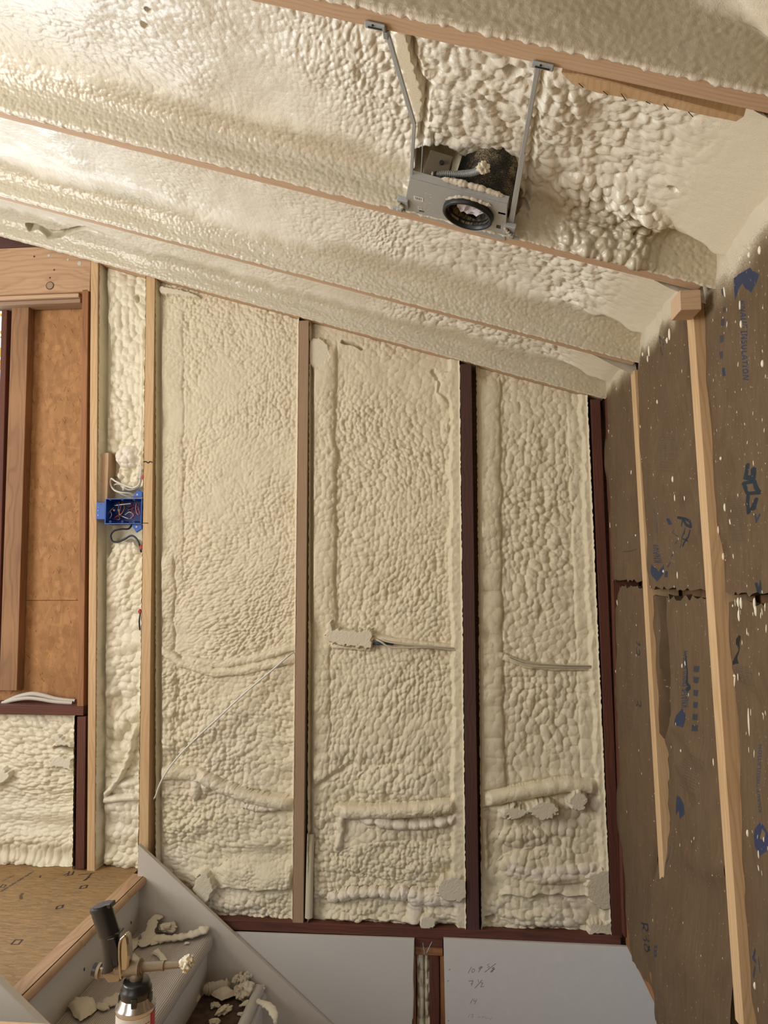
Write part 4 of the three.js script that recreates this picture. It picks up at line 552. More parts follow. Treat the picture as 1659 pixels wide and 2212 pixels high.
// ================================================================ the stairs
const T1 = 1.15, T2 = 0.965, ZS = 0.034, ZN = 0.80;                    // tread heights; the stairs lie between these two skirt boards
{
  const N0 = onZ(309, 1885, ZS).x, nose = N0 + 0.0;
  const st = thing('staircase', V(-1.0, 0.2, 0.42), 'narrow site staircase with white skirt boards and a strand board landing', 'staircase');
  // landing board with stamped marks
  const W = 1024, cv = document.createElement('canvas'); cv.width = W; cv.height = W; const g = cv.getContext('2d'), R = rng(9), x0 = -2.25, x1 = nose - 0.045; g.fillStyle = '#9c8159'; g.fillRect(0, 0, W, W);
  for (let i = 0; i < 9000; i++) { const t = R(); g.save(); g.translate(R() * W, R() * W); g.rotate(0.5 * (R() - 0.5) + (R() < 0.3 ? 1.2 * (R() - 0.5) : 0)); g.globalAlpha = 0.4; g.fillStyle = `rgb(${[lerp(122, 184, t), lerp(97, 154, t), lerp(64, 112, t)].map(Math.round)})`; g.fillRect(-24, -3, 12 + 40 * R(), 3 + 7 * R()); if (R() < 0.06) { g.globalAlpha = 0.6; g.fillStyle = '#5b3f22'; g.fillRect(0, 0, 6 + 16 * R(), 2.4); } g.restore(); }
  g.globalAlpha = 1; const zA = -0.05, zB = ZN, K = (px, py) => { const p = onY(px, py, LAND); return [(p.x - x0) / (x1 - x0) * W, (p.z - zA) / (zB - zA) * W]; };
  const mark = (pts, w = 4, al = 0.8) => { g.strokeStyle = `rgba(38,32,34,${al})`; g.lineWidth = w; g.lineJoin = 'round'; g.beginPath(); pts.map((p) => K(...p)).forEach((p, i) => (i ? g.lineTo(...p) : g.moveTo(...p))); g.stroke(); };
  mark([[24, 2040], [34, 2030], [49, 2030], [40, 2040], [24, 2040]], 5); mark([[121, 1964], [124, 1958], [137, 1955], [134, 1961], [121, 1964]], 6); mark([[172, 1920], [176, 1914], [189, 1912], [186, 1918], [172, 1920]], 6); mark([[46, 1943], [45, 1935], [50, 1929]], 10, 0.5);
  mark([[138, 1891], [150, 1885]], 5); mark([[141, 1893], [158, 1888]], 5); mark([[150, 1882], [146, 1892]], 5); mark([[160, 1882], [156, 1890]], 5); mark([[169, 1890], [196, 1887], [205, 1885]], 6); mark([[198, 1887], [184, 1902]], 6); mark([[180, 1903], [194, 1894]], 6); mark([[182, 1880], [198, 1879]], 4);
  for (let i = 0; i < 13; i++) { const t = i / 12; mark([[lerp(2, 70, t) - 4, lerp(1926, 1884, t) + 1.2], [lerp(2, 70, t) + 4, lerp(1926, 1884, t) - 1.4]], i % 3 ? 9 : 5, 0.62); } mark([[0, 1917], [6, 1911], [14, 1912], [8, 1917], [0, 1917]], 5, 0.7); mark([[4, 1904], [32, 1890]], 4, 0.5); mark([[86, 1896], [88, 1891]], 6, 0.7); mark([[112, 1900], [122, 1898]], 4, 0.5);
  const map = new THREE.CanvasTexture(cv); map.colorSpace = THREE.SRGBColorSpace;
  const land = new THREE.BoxGeometry(x1 - x0, 0.018, zB - zA); { const uv = land.attributes.uv, p = land.attributes.position, n = land.attributes.normal; for (let i = 0; i < p.count; i++) uv.setXY(i, p.getX(i) / (x1 - x0) + 0.5, n.getY(i) > 0.5 ? 0.5 - p.getZ(i) / (zB - zA) : 0.5); } land.translate((x0 + x1) / 2, LAND - 0.009, (zA + zB) / 2);
  part(st, 'landing_board', land, new THREE.MeshStandardMaterial({ map, color: 0xf6f0ec, roughness: 0.8, bumpMap: map, bumpScale: 0.0006 }), 'brown strand board landing with stamped marks');
  const noseShape = (t, out) => { const s = new THREE.Shape(); s.moveTo(-0.045, 0); s.lineTo(out - 0.012, 0); s.absarc(out - t / 2, -t / 2, t / 2, Math.PI / 2, -Math.PI / 2, true); s.lineTo(-0.045, -t); return s; };
  const nosing = (x, y, t, out, z0, z1) => new THREE.ExtrudeGeometry(noseShape(t, out), { depth: z1 - z0, bevelEnabled: false, curveSegments: 10 }).translate(x, y, z0);
  const nz = nosing(nose, LAND + 0.001, 0.03, 0.014, 0.014, ZN); { const p = nz.attributes.position, uv = nz.attributes.uv; for (let i = 0; i < p.count; i++) uv.setXY(i, p.getX(i) + p.getY(i), p.getZ(i)); }
  part(st, 'nosing', nz, M.header, 'rounded bare wood landing nosing');
  part(st, 'riser', boxGeo(nose - 0.034, nose - 0.014, T1 - 0.03, LAND - 0.029, 0.01, ZN, 2), M.white);
  for (const [px, py] of [[283, 1937], [283, 1993], [183, 2040], [182, 2094]]) { const p = onX(px, py, nose - 0.0135); part(st, 'nail_head', new THREE.CylinderGeometry(0.003, 0.003, 0.002, 10).rotateZ(Math.PI / 2).scale(1, 1.6, 1).translate(p.x, p.y, p.z), M.black); }
  const n1 = nose + 0.255, n2 = n1 + 0.2;
  part(st, 'tread', join([boxGeo(nose - 0.03, n1 - 0.04, T1 - 0.03, T1, 0.02, ZN, 2), nosing(n1 - 0.02, T1, 0.03, 0.02, 0.02, ZN)]), M.white);
  part(st, 'riser', boxGeo(n1 - 0.034, n1 - 0.014, T2 - 0.03, T1 - 0.03, 0.02, ZN, 2), M.white);
  part(st, 'tread', join([boxGeo(n1 - 0.03, n2 - 0.04, T2 - 0.03, T2, 0.02, ZN, 2), nosing(n2 - 0.02, T2, 0.03, 0.02, 0.02, ZN)]), M.white);
  part(st, 'riser', boxGeo(n2 - 0.034, n2 - 0.014, 0.75, T2 - 0.03, 0.02, ZN, 2), M.white); part(st, 'tread', boxGeo(n2 - 0.03, n2 + 0.2, 0.75, 0.78, 0.02, ZN, 2), M.white);
  // skirt boards
  const A = onZ(299, 1825, ZS), B = onZ(700, 2202, ZS), dir = B.clone().sub(A), end = A.clone().addScaledVector(dir, 1.55);
  part(st, 'skirt_board', slabGeo([A, V(A.x - 0.001, LAND - 0.25, ZS), V(end.x - 0.3, end.y - 0.28, ZS), V(end.x, end.y - 0.28, ZS), end], Z, 0.018, 0.001), M.white, 'white skirt board along the gable wall');
  const C = onZ(0, 2127, ZN + 0.024), D = onZ(86, 2212, ZN + 0.024), dn = D.clone().sub(C), P = (k) => C.clone().addScaledVector(dn, k);
  part(st, 'skirt_board', slabGeo([P(-1.6), V(P(-1.6).x, 0.9, ZN + 0.024), V(P(9).x, Math.min(P(9).y - 0.2, 0.2), ZN + 0.024), P(9)], Z, 0.024, 0.002), M.white, 'white skirt board on the open side');
  // mats
  const ribs = data(64, 16, (x) => { const k = 150 + 90 * Math.sin(x / 64 * 6.283 * 4); return [k, k, k]; }, false), ribT = rep(ribs, 0.024, 0.05);
  const ribC = data(64, 64, (x, y) => { const k = 20 * Math.sin(x / 64 * 6.283 * 4) + 14 * (hash(x, y, 4) - 0.5); return [172 + k, 163 + k, 154 + k]; });
  M.mat = new THREE.MeshStandardMaterial({ map: rep(ribC, 0.024, 0.02), bumpMap: ribT, bumpScale: 0.0016, roughness: 0.95, side: THREE.DoubleSide });
  const matBody = (x0, x1, z0, z1, y, thick, over) => { const top = [], tot = (x1 - x0) + over; return sheet(70, 40, (u, v) => { const s = u * tot, z = lerp(z0, z1, v) , r = 0.02; let x, yy; const straight = x1 - x0 - r; if (s < straight) { x = x0 + s; yy = y + thick; } else { const a = Math.min((s - straight) / (r + thick), Math.PI * 0.75); x = x1 - r + (r + thick) * Math.sin(a) * 1.0; yy = y - r + (r + thick) * Math.cos(a); } yy += 0.0015 * noise(x * 20, z * 12, 3); const zz = z + (v > 0.5 ? 1 : -1) * 0.006 * noise(s * 30, v, 4); return [x, yy, zz, s, z]; }); };
  const m1 = matBody(nose - 0.006, n1 + 0.0065, 0.055, 0.70, T1, 0.0065, 0.05); const mt = thing('stair_mat', V(nose + 0.12, T1, 0.4), 'ribbed pale grey mat wrapped over the upper tread', 'stair mat'); part(mt, 'pile', m1, M.mat); 
  const edge = (z) => { const pts = []; for (let i = 0; i <= 10; i++) pts.push(V(lerp(nose - 0.004, n1 - 0.016, i / 10), T1 + 0.0044, z)); for (let i = 1; i <= 5; i++) { const a = i / 5 * 2.2; pts.push(V(n1 - 0.016 + 0.0245 * Math.sin(a), T1 - 0.02 + 0.0244 * Math.cos(a), z)); } return tube(pts, 0.0035, 40, 6); }; for (const z of [0.055, 0.70]) part(mt, 'binding', edge(z), M.mat);
  const brown = data(128, 128, (x, y) => { const k = 30 * (hash(x, y, 6) - 0.5) + 14 * wrapN(x / 16, y / 16, 8, 7); return [88 + k, 68 + k, 56 + k]; });
  solo('stair_mat', boxGeo(n1 - 0.012, n2 - 0.035, T2 + 0.0004, T2 + 0.007, 0.075, 0.72, 2), new THREE.MeshStandardMaterial({ map: rep(brown, 0.15), roughness: 0.95, bumpMap: rep(grainBump, 0.04), bumpScale: 0.0015 }), 'dark brown worn mat on the lower tread, littered with foam scraps', 'stair mat');
  const roll = tube([V(n2 - 0.022, T2 + 0.019, 0.056), V(n2 - 0.02, T2 + 0.019, 0.3), V(n2 - 0.02, T2 + 0.019, 0.72)], 0.018, 30, 14); solo('rubber_edging', roll, new THREE.MeshStandardMaterial({ color: 0xb7b2aa, roughness: 0.6 }), 'rounded grey edging strip along the brown mat', 'edging');
  globalThis.stairX = [nose, n1, n2];
}
{ // the floor edge that the foam can stands on, between the viewer and the stairs
  const f = struct('floor_upper'), e = onY(40, 2207, 1.48);
  part(f, 'floor_board', boxGeo(LEFT, 0.25, 1.36, 1.48, e.z, BACK, 0), M.pine);
}

// ================================================================ foam scraps
function lump(c, rx, ry, rz, seed, rough = 0.3, turn = 0, flatten = 0) {
  const g = mergeVertices(new THREE.SphereGeometry(1, 40, 26).deleteAttribute('uv').deleteAttribute('normal')), p = g.attributes.position;
  for (let i = 0; i < p.count; i++) { let x = p.getX(i), y = p.getY(i), z = p.getZ(i); const k = 1 + rough * (0.9 * noise(x * 2.2 + 5, z * 2.2 + y * 1.7, seed) + 1.1 * (domes(x * 3 + y * 2, z * 3 - y, seed + 1, 0.6) - 0.7) + 0.5 * noise(x * 6, z * 6 + y * 5, seed + 2)); if (flatten) y = Math.sign(y) * Math.pow(Math.abs(y), flatten); p.setXYZ(i, x * k * rx, y * ry * (0.6 + 0.4 * k), z * k * rz); }
  g.computeVertexNormals(); g.setAttribute('uv', new THREE.BufferAttribute(Float32Array.from({ length: p.count * 2 }, (_, i) => (i % 2 ? p.getZ(i >> 1) : p.getX(i >> 1))), 2)); white(g); return g.rotateY(turn).translate(c.x, c.y, c.z);
}
function strip(pts, w, h, seed, beads = 0, up = V(0, 1, 0)) {            // a long offcut: an uneven ribbon along a curve
  const cv = new THREE.CatmullRomCurve3(pts), N = 90, K = 18, ring = [];
  return white(sheet(K, N, (u, v) => { const p = cv.getPointAt(v), t = cv.getTangentAt(v), s = t.clone().cross(up).normalize(), n = s.clone().cross(t), a = u * 2 * Math.PI, tp = Math.sqrt(Math.min(1, v * 9, (1 - v) * 9)) * (1 + 0.25 * noise(v * 14, 1, seed)), b = 1 + (beads ? 0.5 * (domes(v * beads, 0.5, seed, 0.3, 1.8) - 0.7) : 0) + 0.14 * noise(v * 30, Math.cos(a) * 2, seed + 1); const q = p.addScaledVector(s, Math.cos(a) * w * tp * b).addScaledVector(n, Math.sin(a) * h * Math.max(0.15, tp) * b); return [q.x, q.y, q.z, u * 0.05, v * 0.3]; }));
}
function flake(pts, y, thick, seed, bend = 0) {                          // a thin torn plate; pts are pixels of its outline on the plane at height y
  const w = pts.map(([a, b]) => onY(a, b, y)), c = w.reduce((s, p) => s.add(p), V(0, 0, 0)).multiplyScalar(1 / w.length), n = w.length, M2 = n * 6;
  const rim = []; for (let i = 0; i < n; i++) for (let k = 0; k < 6; k++) { const p = w[i].clone().lerp(w[(i + 1) % n], k / 6), r = 1 + 0.05 * noise(i * 3 + k * 1.7, 2, seed); rim.push(c.clone().lerp(p, r)); }
  const lift = (q, f) => 0.004 + bend * (1 - f) + 0.003 * noise(q.x * 60, q.z * 60, seed + 1);
  const face = (top) => sheet(M2, 6, (u, v) => { const q = c.clone().lerp(rim[Math.round(u * M2) % M2], v); return [q.x, q.y + lift(q, v) + (top ? thick * Math.sqrt(Math.max(0, 1 - v ** 6)) : 0), q.z, q.x, q.z]; });
  return white(join([face(true), face(false)]));
}
const T1s = T1 + 0.0095, T2s = T2 + 0.009, GS = 'foam scraps on the upper tread', GL = 'foam scraps on the brown mat';
{
  const S = (geo, label, group) => solo('foam_scrap', geo, M.scrap, label, 'foam scrap', group), at = (px, py, h) => onY(px, py, h);
  S(strip([[318, 2020], [340, 2027], [370, 2027], [405, 2021], [432, 2012], [452, 2002]].map(([x, y], i) => at(x, y, T1s + 0.011 + 0.004 * Math.max(0, i - 3))), 0.0165, 0.009, 901, 12), 'long curved foam offcut with a pointed tip on the grey mat', GS);
  S(strip([[352, 1979], [334, 1984], [326, 2004], [318, 2026], [307, 2046]].map(([x, y], i) => at(x, y, T1s + [0.05, 0.05, 0.03, 0.014, 0.006][i])), 0.021, 0.004, 902), 'folded flat foam peeling behind the long curved offcut', GS);
  S(lump(at(362, 2003, T1s + 0.020), 0.026, 0.015, 0.018, 903, 0.6), 'jagged hollow chunk of foam enclosed by the curved offcut', GS);
  S(flake([[314, 2044], [330, 2028], [352, 2030], [346, 2038], [328, 2044]], T1s, 0.005, 904, 0.004), 'small wedge of foam under the curved offcut', GS);
  S(flake([[326, 2063], [340, 2054], [352, 2062], [362, 2078], [346, 2078], [338, 2066]], T1s, 0.006, 905, 0.004), 'curled foam chip just above the gun barrel', GS);
  S(flake([[280, 2034], [298, 2026], [302, 2040], [288, 2056], [276, 2052]], T1s, 0.004, 906, 0.003), 'crumbly foam chip between the trigger and the folded peeling', GS);
  S(flake([[278, 2078], [290, 2062], [302, 2076], [292, 2084]], T1s, 0.006, 907, 0.004), 'pointed foam chip behind the gun trigger', GS);
  S(flake([[146, 2178], [160, 2164], [186, 2157], [204, 2166], [210, 2182], [196, 2196], [174, 2209], [160, 2200], [154, 2188]], T1s, 0.012, 908, 0.006), 'round pale foam disc left of the can', GS);
  S(strip([[212, 2180], [228, 2170], [246, 2160], [264, 2150]].map(([x, y]) => at(x, y, T1s + 0.006)), 0.022, 0.006, 909, 9), 'rough foam strip between the round disc and the can', GS);
  S(lump(at(404, 2037, T1s + 0.002), 0.010, 0.003, 0.007, 910, 0.3), 'tiny foam crumb right of the long curved offcut', GS);
  S(strip([[438, 2137], [464, 2130], [498, 2122]].map(([x, y]) => at(x, y + 3, T2s + 0.026)), 0.013, 0.017, 920), 'thick foam block beside the skirt board', GL);
  S(flake([[454, 2152], [474, 2134], [498, 2142], [512, 2150], [494, 2160], [478, 2166]], T2s + 0.008, 0.010, 921, 0.014), 'fan shaped foam wedge on the brown mat', GL);
  S(lump(at(528, 2140, T2s + 0.022), 0.034, 0.024, 0.03, 922, 0.55), 'biggest torn foam chunk on the brown mat', GL);
  S(join([0, 1, 2, 3, 4, 5].map((i) => lump(at(510 + i * 5, 2118 - (i % 3) * 6, T2s + 0.046), 0.009, 0.011, 0.009, 930 + i, 0.9))), 'frayed foam tuft above the biggest chunk, against the skirt board', GL);
  S(lump(at(560, 2136, T2s + 0.012), 0.016, 0.011, 0.010, 923, 0.8), 'spiky foam bit right of the biggest chunk', GL);
  S(strip([[516, 2174], [535, 2166], [556, 2164], [574, 2170], [588, 2182], [594, 2200], [595, 2214]].map(([x, y], i) => at(x, y, T2s + [0.008, 0.012, 0.016, 0.02, 0.034, 0.03, 0.016][i])), 0.013, 0.006, 924, 18), 'saw-toothed foam strip draped over the edging', GL);
  S(lump(at(484, 2182, T2s + 0.010), 0.012, 0.010, 0.026, 925, 0.5, -0.6), 'narrow foam splinter in the middle of the brown mat', GL);
  S(lump(at(464, 2206, T2s + 0.006), 0.018, 0.007, 0.010, 926, 0.4), 'flat foam bit at the bottom edge of the picture', GL);
  S(lump(at(462, 2172, T2s + 0.005), 0.014, 0.006, 0.014, 927, 0.9), 'crumbled foam left of the narrow splinter', GL);
  S(flake([[416, 2160], [428, 2147], [434, 2158], [426, 2168]], T2s + 0.004, 0.006, 928, 0.004), 'square foam chip beside the grey mat', GL);
  S(lump(at(526, 2190, T2s + 0.003), 0.012, 0.004, 0.008, 929, 0.9), 'star shaped foam crumb under the saw-toothed strip', GL);
}

// ================================================================ the recessed light housing between the rafters
{
  const O = onRoof(1000, 452), L = (p) => { const d = p.clone().sub(O); return [d.dot(along), d.z, d.dot(upN)]; }, W = (x, z, up = 0) => O.clone().addScaledVector(along, x).addScaledVector(Z, z).addScaledVector(upN, up);
  const frame = new THREE.Matrix4().makeBasis(along, Z, upN.clone().negate()).setPosition(O), put = (g) => g.applyMatrix4(frame);            // local x along the slope, y towards the viewer, z down
  const t = thing('recessed_light', O, 'galvanized recessed light housing hung by two bars between rafters', 'light fixture');
  const q = [[872, 456], [887, 384], [1096, 440], [1091, 519]].map(([a, b]) => L(onRoof(a, b))), rc = L(onRoof(1011, 462, -0.006));
  const sh = new THREE.Shape(q.map((p) => new THREE.Vector2(p[0], p[1]))), ho = new THREE.Path(); ho.absarc(rc[0], rc[1], 0.05, 0, Math.PI * 2, true); sh.holes.push(ho);
  for (const [u, v, w, h] of [[0.16, 0.12, 0.012, 0.008], [0.9, 0.62, 0.016, 0.009], [0.9, 0.2, 0.01, 0.016]]) { const a = new THREE.Path(), cx = lerp(q[0][0], q[3][0], u), cy = lerp(q[0][1], q[1][1], v); a.moveTo(cx, cy); a.lineTo(cx, cy + h); a.lineTo(cx + w, cy + h); a.lineTo(cx + w, cy); a.closePath(); sh.holes.push(a); }
  part(t, 'mounting_plate', put(new THREE.ExtrudeGeometry(sh, { depth: 0.0014, bevelEnabled: false, curveSegments: 40 })), M.metal, 'dusty galvanized sheet metal plate');
  const fl = (a, b, h) => plankGeo(W(a[0], a[1], h / 2), W(b[0], b[1], h / 2), upN, h, 0.0014, 0.0004);
  part(t, 'flange', fl(q[1], q[2], 0.016), M.metal); part(t, 'flange', fl(q[0], q[1], 0.012), M.metal); part(t, 'flange', fl(q[3], q[2], 0.012), M.metal);
  // ridges of overspray that lie on the plate and its flange
  const crust = (pts, w, h, seed) => strip(pts, w, h, seed, 14, upN);
  part(t, 'overspray', crust([W(lerp(q[1][0], q[2][0], 0.3), q[1][1] + 0.004, 0.012), W(lerp(q[1][0], q[2][0], 0.65), q[1][1] + 0.002, 0.013), W(q[2][0] - 0.01, q[2][1] + 0.003, 0.012)], 0.008, 0.005, 1901), M.scrap); part(t, 'overspray', crust([W(rc[0] - 0.052, rc[1] + 0.03, -0.002), W(rc[0] - 0.01, rc[1] + 0.057, -0.002), W(rc[0] + 0.05, rc[1] + 0.05, -0.002)], 0.007, 0.003, 1902), M.scrap);
  // the black ring and the round can above it, open below
  const ring = new THREE.LatheGeometry([[0.046, -0.004], [0.056, -0.004], [0.0575, 0.004], [0.0565, 0.012], [0.0535, 0.014], [0.049, 0.013], [0.047, 0.004], [0.046, -0.004]].map(([r, y]) => new THREE.Vector2(r, y)), 56).rotateX(Math.PI / 2).translate(rc[0], rc[1], 0);
  part(t, 'trim_ring', put(ring), M.black, 'black trim ring');
  const can = new THREE.LatheGeometry([[0.0465, 0.006], [0.0465, -0.118], [0.0001, -0.12], [0.0001, -0.122], [0.05, -0.1215], [0.0505, -0.004]].map(([r, y]) => new THREE.Vector2(r, y)), 48).rotateX(Math.PI / 2).translate(rc[0], rc[1], 0);
  const soot = data(256, 128, (x, y) => { const v = y / 128, g = hash(x, y, 3), m = clamp(0.55 - v * 0.9 + 0.5 * wrapN(x / 16, y / 16, 16, 2, 8) + (g - 0.5) * 1.2, 0, 1); return [lerp(20, 176, m), lerp(19, 158, m), lerp(18, 118, m)]; });
  part(t, 'can_housing', put(can), new THREE.MeshStandardMaterial({ map: soot, roughness: 0.8, side: THREE.DoubleSide }), 'black can dusted with tan foam mist');
  const can2 = new THREE.CylinderGeometry(0.058, 0.058, 0.115, 40, 1, true).rotateX(Math.PI / 2).translate(rc[0] + 0.03, rc[1] + 0.012, -0.066); part(t, 'outer_shell', put(can2), new THREE.MeshStandardMaterial({ map: rep(soot, 1), roughness: 0.85, side: THREE.DoubleSide }));
  // junction box with its bent lid
  const jb = L(onRoof(938, 385, 0.03)); part(t, 'junction_box', put(new RoundedBoxGeometry(0.052, 0.05, 0.07, 1, 0.002).rotateZ(-0.1).translate(jb[0], jb[1] - 0.012, -0.045)), M.scrapMetal, 'junction box crusted with foam');
  part(t, 'box_lid', put(new THREE.BoxGeometry(0.0014, 0.048, 0.085).rotateY(0.25).translate(jb[0] - 0.034, jb[1] - 0.008, -0.05)), M.metal);
  part(t, 'knockout', put(new THREE.CylinderGeometry(0.006, 0.006, 0.003, 14).rotateX(0.1).translate(jb[0] + 0.004, jb[1] + 0.0145, -0.03)), M.black); part(t, 'knockout', put(new THREE.CylinderGeometry(0.005, 0.005, 0.003, 14).translate(jb[0] + 0.008, jb[1] + 0.0145, -0.058)), M.black);
  // flexible metal conduit
  const cp = [[934, 381], [958, 376], [990, 376], [1020, 373], [1044, 364]].map(([a, b], i) => onRoof(a, b, 0.03 + 0.006 * Math.sin(i))), cv = new THREE.CatmullRomCurve3(cp), rings = [tube(cp, 0.0052, 40, 10)];
  for (let i = 0; i <= 30; i++) { const p = cv.getPointAt(i / 30), d = cv.getTangentAt(i / 30), m = new THREE.Matrix4().makeRotationFromQuaternion(new THREE.Quaternion().setFromUnitVectors(Z, d)).setPosition(p); rings.push(new THREE.TorusGeometry(0.0056, 0.0016, 6, 14).applyMatrix4(m)); }
  part(t, 'conduit', join(rings.map((g) => { g.deleteAttribute('uv1'); return g; })), M.metalDark, 'ribbed flexible metal conduit'); part(t, 'conduit_nut', lump(cp[0], 0.010, 0.009, 0.009, 1905, 0.3), M.scrap); part(t, 'conduit_nut', lump(cp[4], 0.012, 0.012, 0.012, 1906, 0.6), M.scrap);
  // bars and their nailed feet
  const bar = (pts, w) => { for (let i = 0; i + 1 < pts.length; i++) part(t, 'hanger_bar', plankGeo(pts[i], pts[i + 1], along, w, 0.004, 0.001), M.metal); };
  const A = onRoof(884, 452, 0.008), B = onRoof(894, 270, 0.006), C = onRoof(834, 68, -0.001); bar([A, B], 0.007); bar([B, C], 0.0085);
  const D = onRoof(1101, 486, 0.004), E = onRoof(1161, 148, -0.001); bar([D, E], 0.008); bar([D.clone().addScaledVector(along, 0.006), D.clone().addScaledVector(along, 0.006).lerp(E.clone().addScaledVector(along, 0.003), 0.55)], 0.004);
  for (const [px, py] of [[811, 55], [1173, 141]]) { const c = L(onRoof(px, py, -0.003)), g = new RoundedBoxGeometry(0.034, 0.013, 0.005, 3, 0.0024), f = part(t, 'hanger_foot', put(g.translate(c[0], c[1], c[2] * -1 + 0.001)), M.metal); part(f, 'slot', put(new THREE.BoxGeometry(0.022, 0.0025, 0.0014).translate(c[0], c[1] - 0.001, -c[2] + 0.0038)), M.black); part(f, 'nail_hole', put(new THREE.CylinderGeometry(0.0018, 0.0018, 0.0014, 10).rotateX(Math.PI / 2).translate(c[0] - 0.003, c[1] + 0.0038, -c[2] + 0.0038)), M.black); }
  { const c = L(C.clone()); part(t, 'bar_clip', put(new RoundedBoxGeometry(0.008, 0.014, 0.006, 1, 0.001).translate(c[0], c[1] - 0.004, 0.003)), M.metalDark); }
  // clamps at the two ends
  const clamp3 = (px, py, s) => { const c = L(onRoof(px, py, 0)); const g = part(t, 'bar_clamp', put(join([new RoundedBoxGeometry(0.026, 0.036, 0.012, 1, 0.002).translate(c[0], c[1], 0.002), new RoundedBoxGeometry(0.012, 0.014, 0.02, 1, 0.002).translate(c[0] + 0.006 * s, c[1] - 0.014, 0.006), new RoundedBoxGeometry(0.03, 0.008, 0.006, 1, 0.001).translate(c[0] + 0.01 * s, c[1] - 0.022, 0.008)])), M.metal); part(g, 'screw', put(new THREE.CylinderGeometry(0.0032, 0.0032, 0.004, 10).rotateX(Math.PI / 2).translate(c[0] - 0.004, c[1] + 0.006, 0.009)), M.black); part(g, 'crust', strip([W(c[0] - 0.012, c[1] + 0.012, -0.009), W(c[0], c[1] - 0.002, -0.011), W(c[0] + 0.014 * s, c[1] - 0.022, -0.012)], 0.004, 0.003, 1910 + s, 8, upN), M.scrap); };
  clamp3(872, 436, -1); clamp3(1102, 492, 1);
  // stickers and punched dashes
  const cvs = document.createElement('canvas'); cvs.width = cvs.height = 64; const g = cvs.getContext('2d'); g.fillStyle = '#d9d7d0'; g.fillRect(0, 0, 64, 64); g.fillStyle = '#4a4a4a'; for (let x = 10; x < 54; x += 5) g.fillRect(x, 12, 2 + (x % 3), 34); g.fillRect(12, 52, 40, 3);
  const st = new THREE.CanvasTexture(cvs); st.colorSpace = THREE.SRGBColorSpace; const sm = new THREE.MeshStandardMaterial({ map: st, roughness: 0.6 });
  for (const [px, py, w, h] of [[904, 429, 0.022, 0.017], [907, 449, 0.009, 0.012]]) { const c = L(onRoof(px, py, -0.0014)); part(t, 'sticker', put(new THREE.BoxGeometry(w, h, 0.0004).translate(c[0], c[1], 0.0018)), sm); }
  for (const [px, py, w] of [[920, 417, 0.006], [930, 420, 0.007], [919, 424, 0.004], [932, 426, 0.008], [921, 431, 0.003], [919, 440, 0.005], [930, 439, 0.009], [918, 448, 0.003], [928, 449, 0.003], [925, 453, 0.006], [936, 456, 0.007]]) { const c = L(onRoof(px, py, -0.0014)); part(t, 'punched_dash', put(new THREE.BoxGeometry(w, 0.0016, 0.0006).rotateZ(0.3).translate(c[0], c[1], 0.0016)), M.white); }
  // crumpled paper stuffed into the can
  const pg = new THREE.PlaneGeometry(0.064, 0.056, 7, 6), pp = pg.attributes.position; for (let i = 0; i < pp.count; i++) { const x = pp.getX(i), y = pp.getY(i); pp.setXYZ(i, x * (1 - 2.5 * y * y / 0.01), y, -0.004 + 0.012 * (hash(i, 2, 5) - 0.5) - 0.25 * Math.abs(x) * (x > 0 ? 1.0 : 0.3)); }
  const paper = pg.toNonIndexed(); paper.computeVertexNormals(); const under = paper.clone().translate(0, 0, -0.0012), o1 = put(join([paper, under]).rotateZ(-0.2).translate(rc[0] + 0.004, rc[1] + 0.006, 0));
  solo('crumpled_paper', o1, new THREE.MeshStandardMaterial({ color: 0xd6d3e2, roughness: 0.7, side: THREE.DoubleSide, flatShading: true }), 'crumpled white paper stuffed inside the round light opening', 'paper');
}

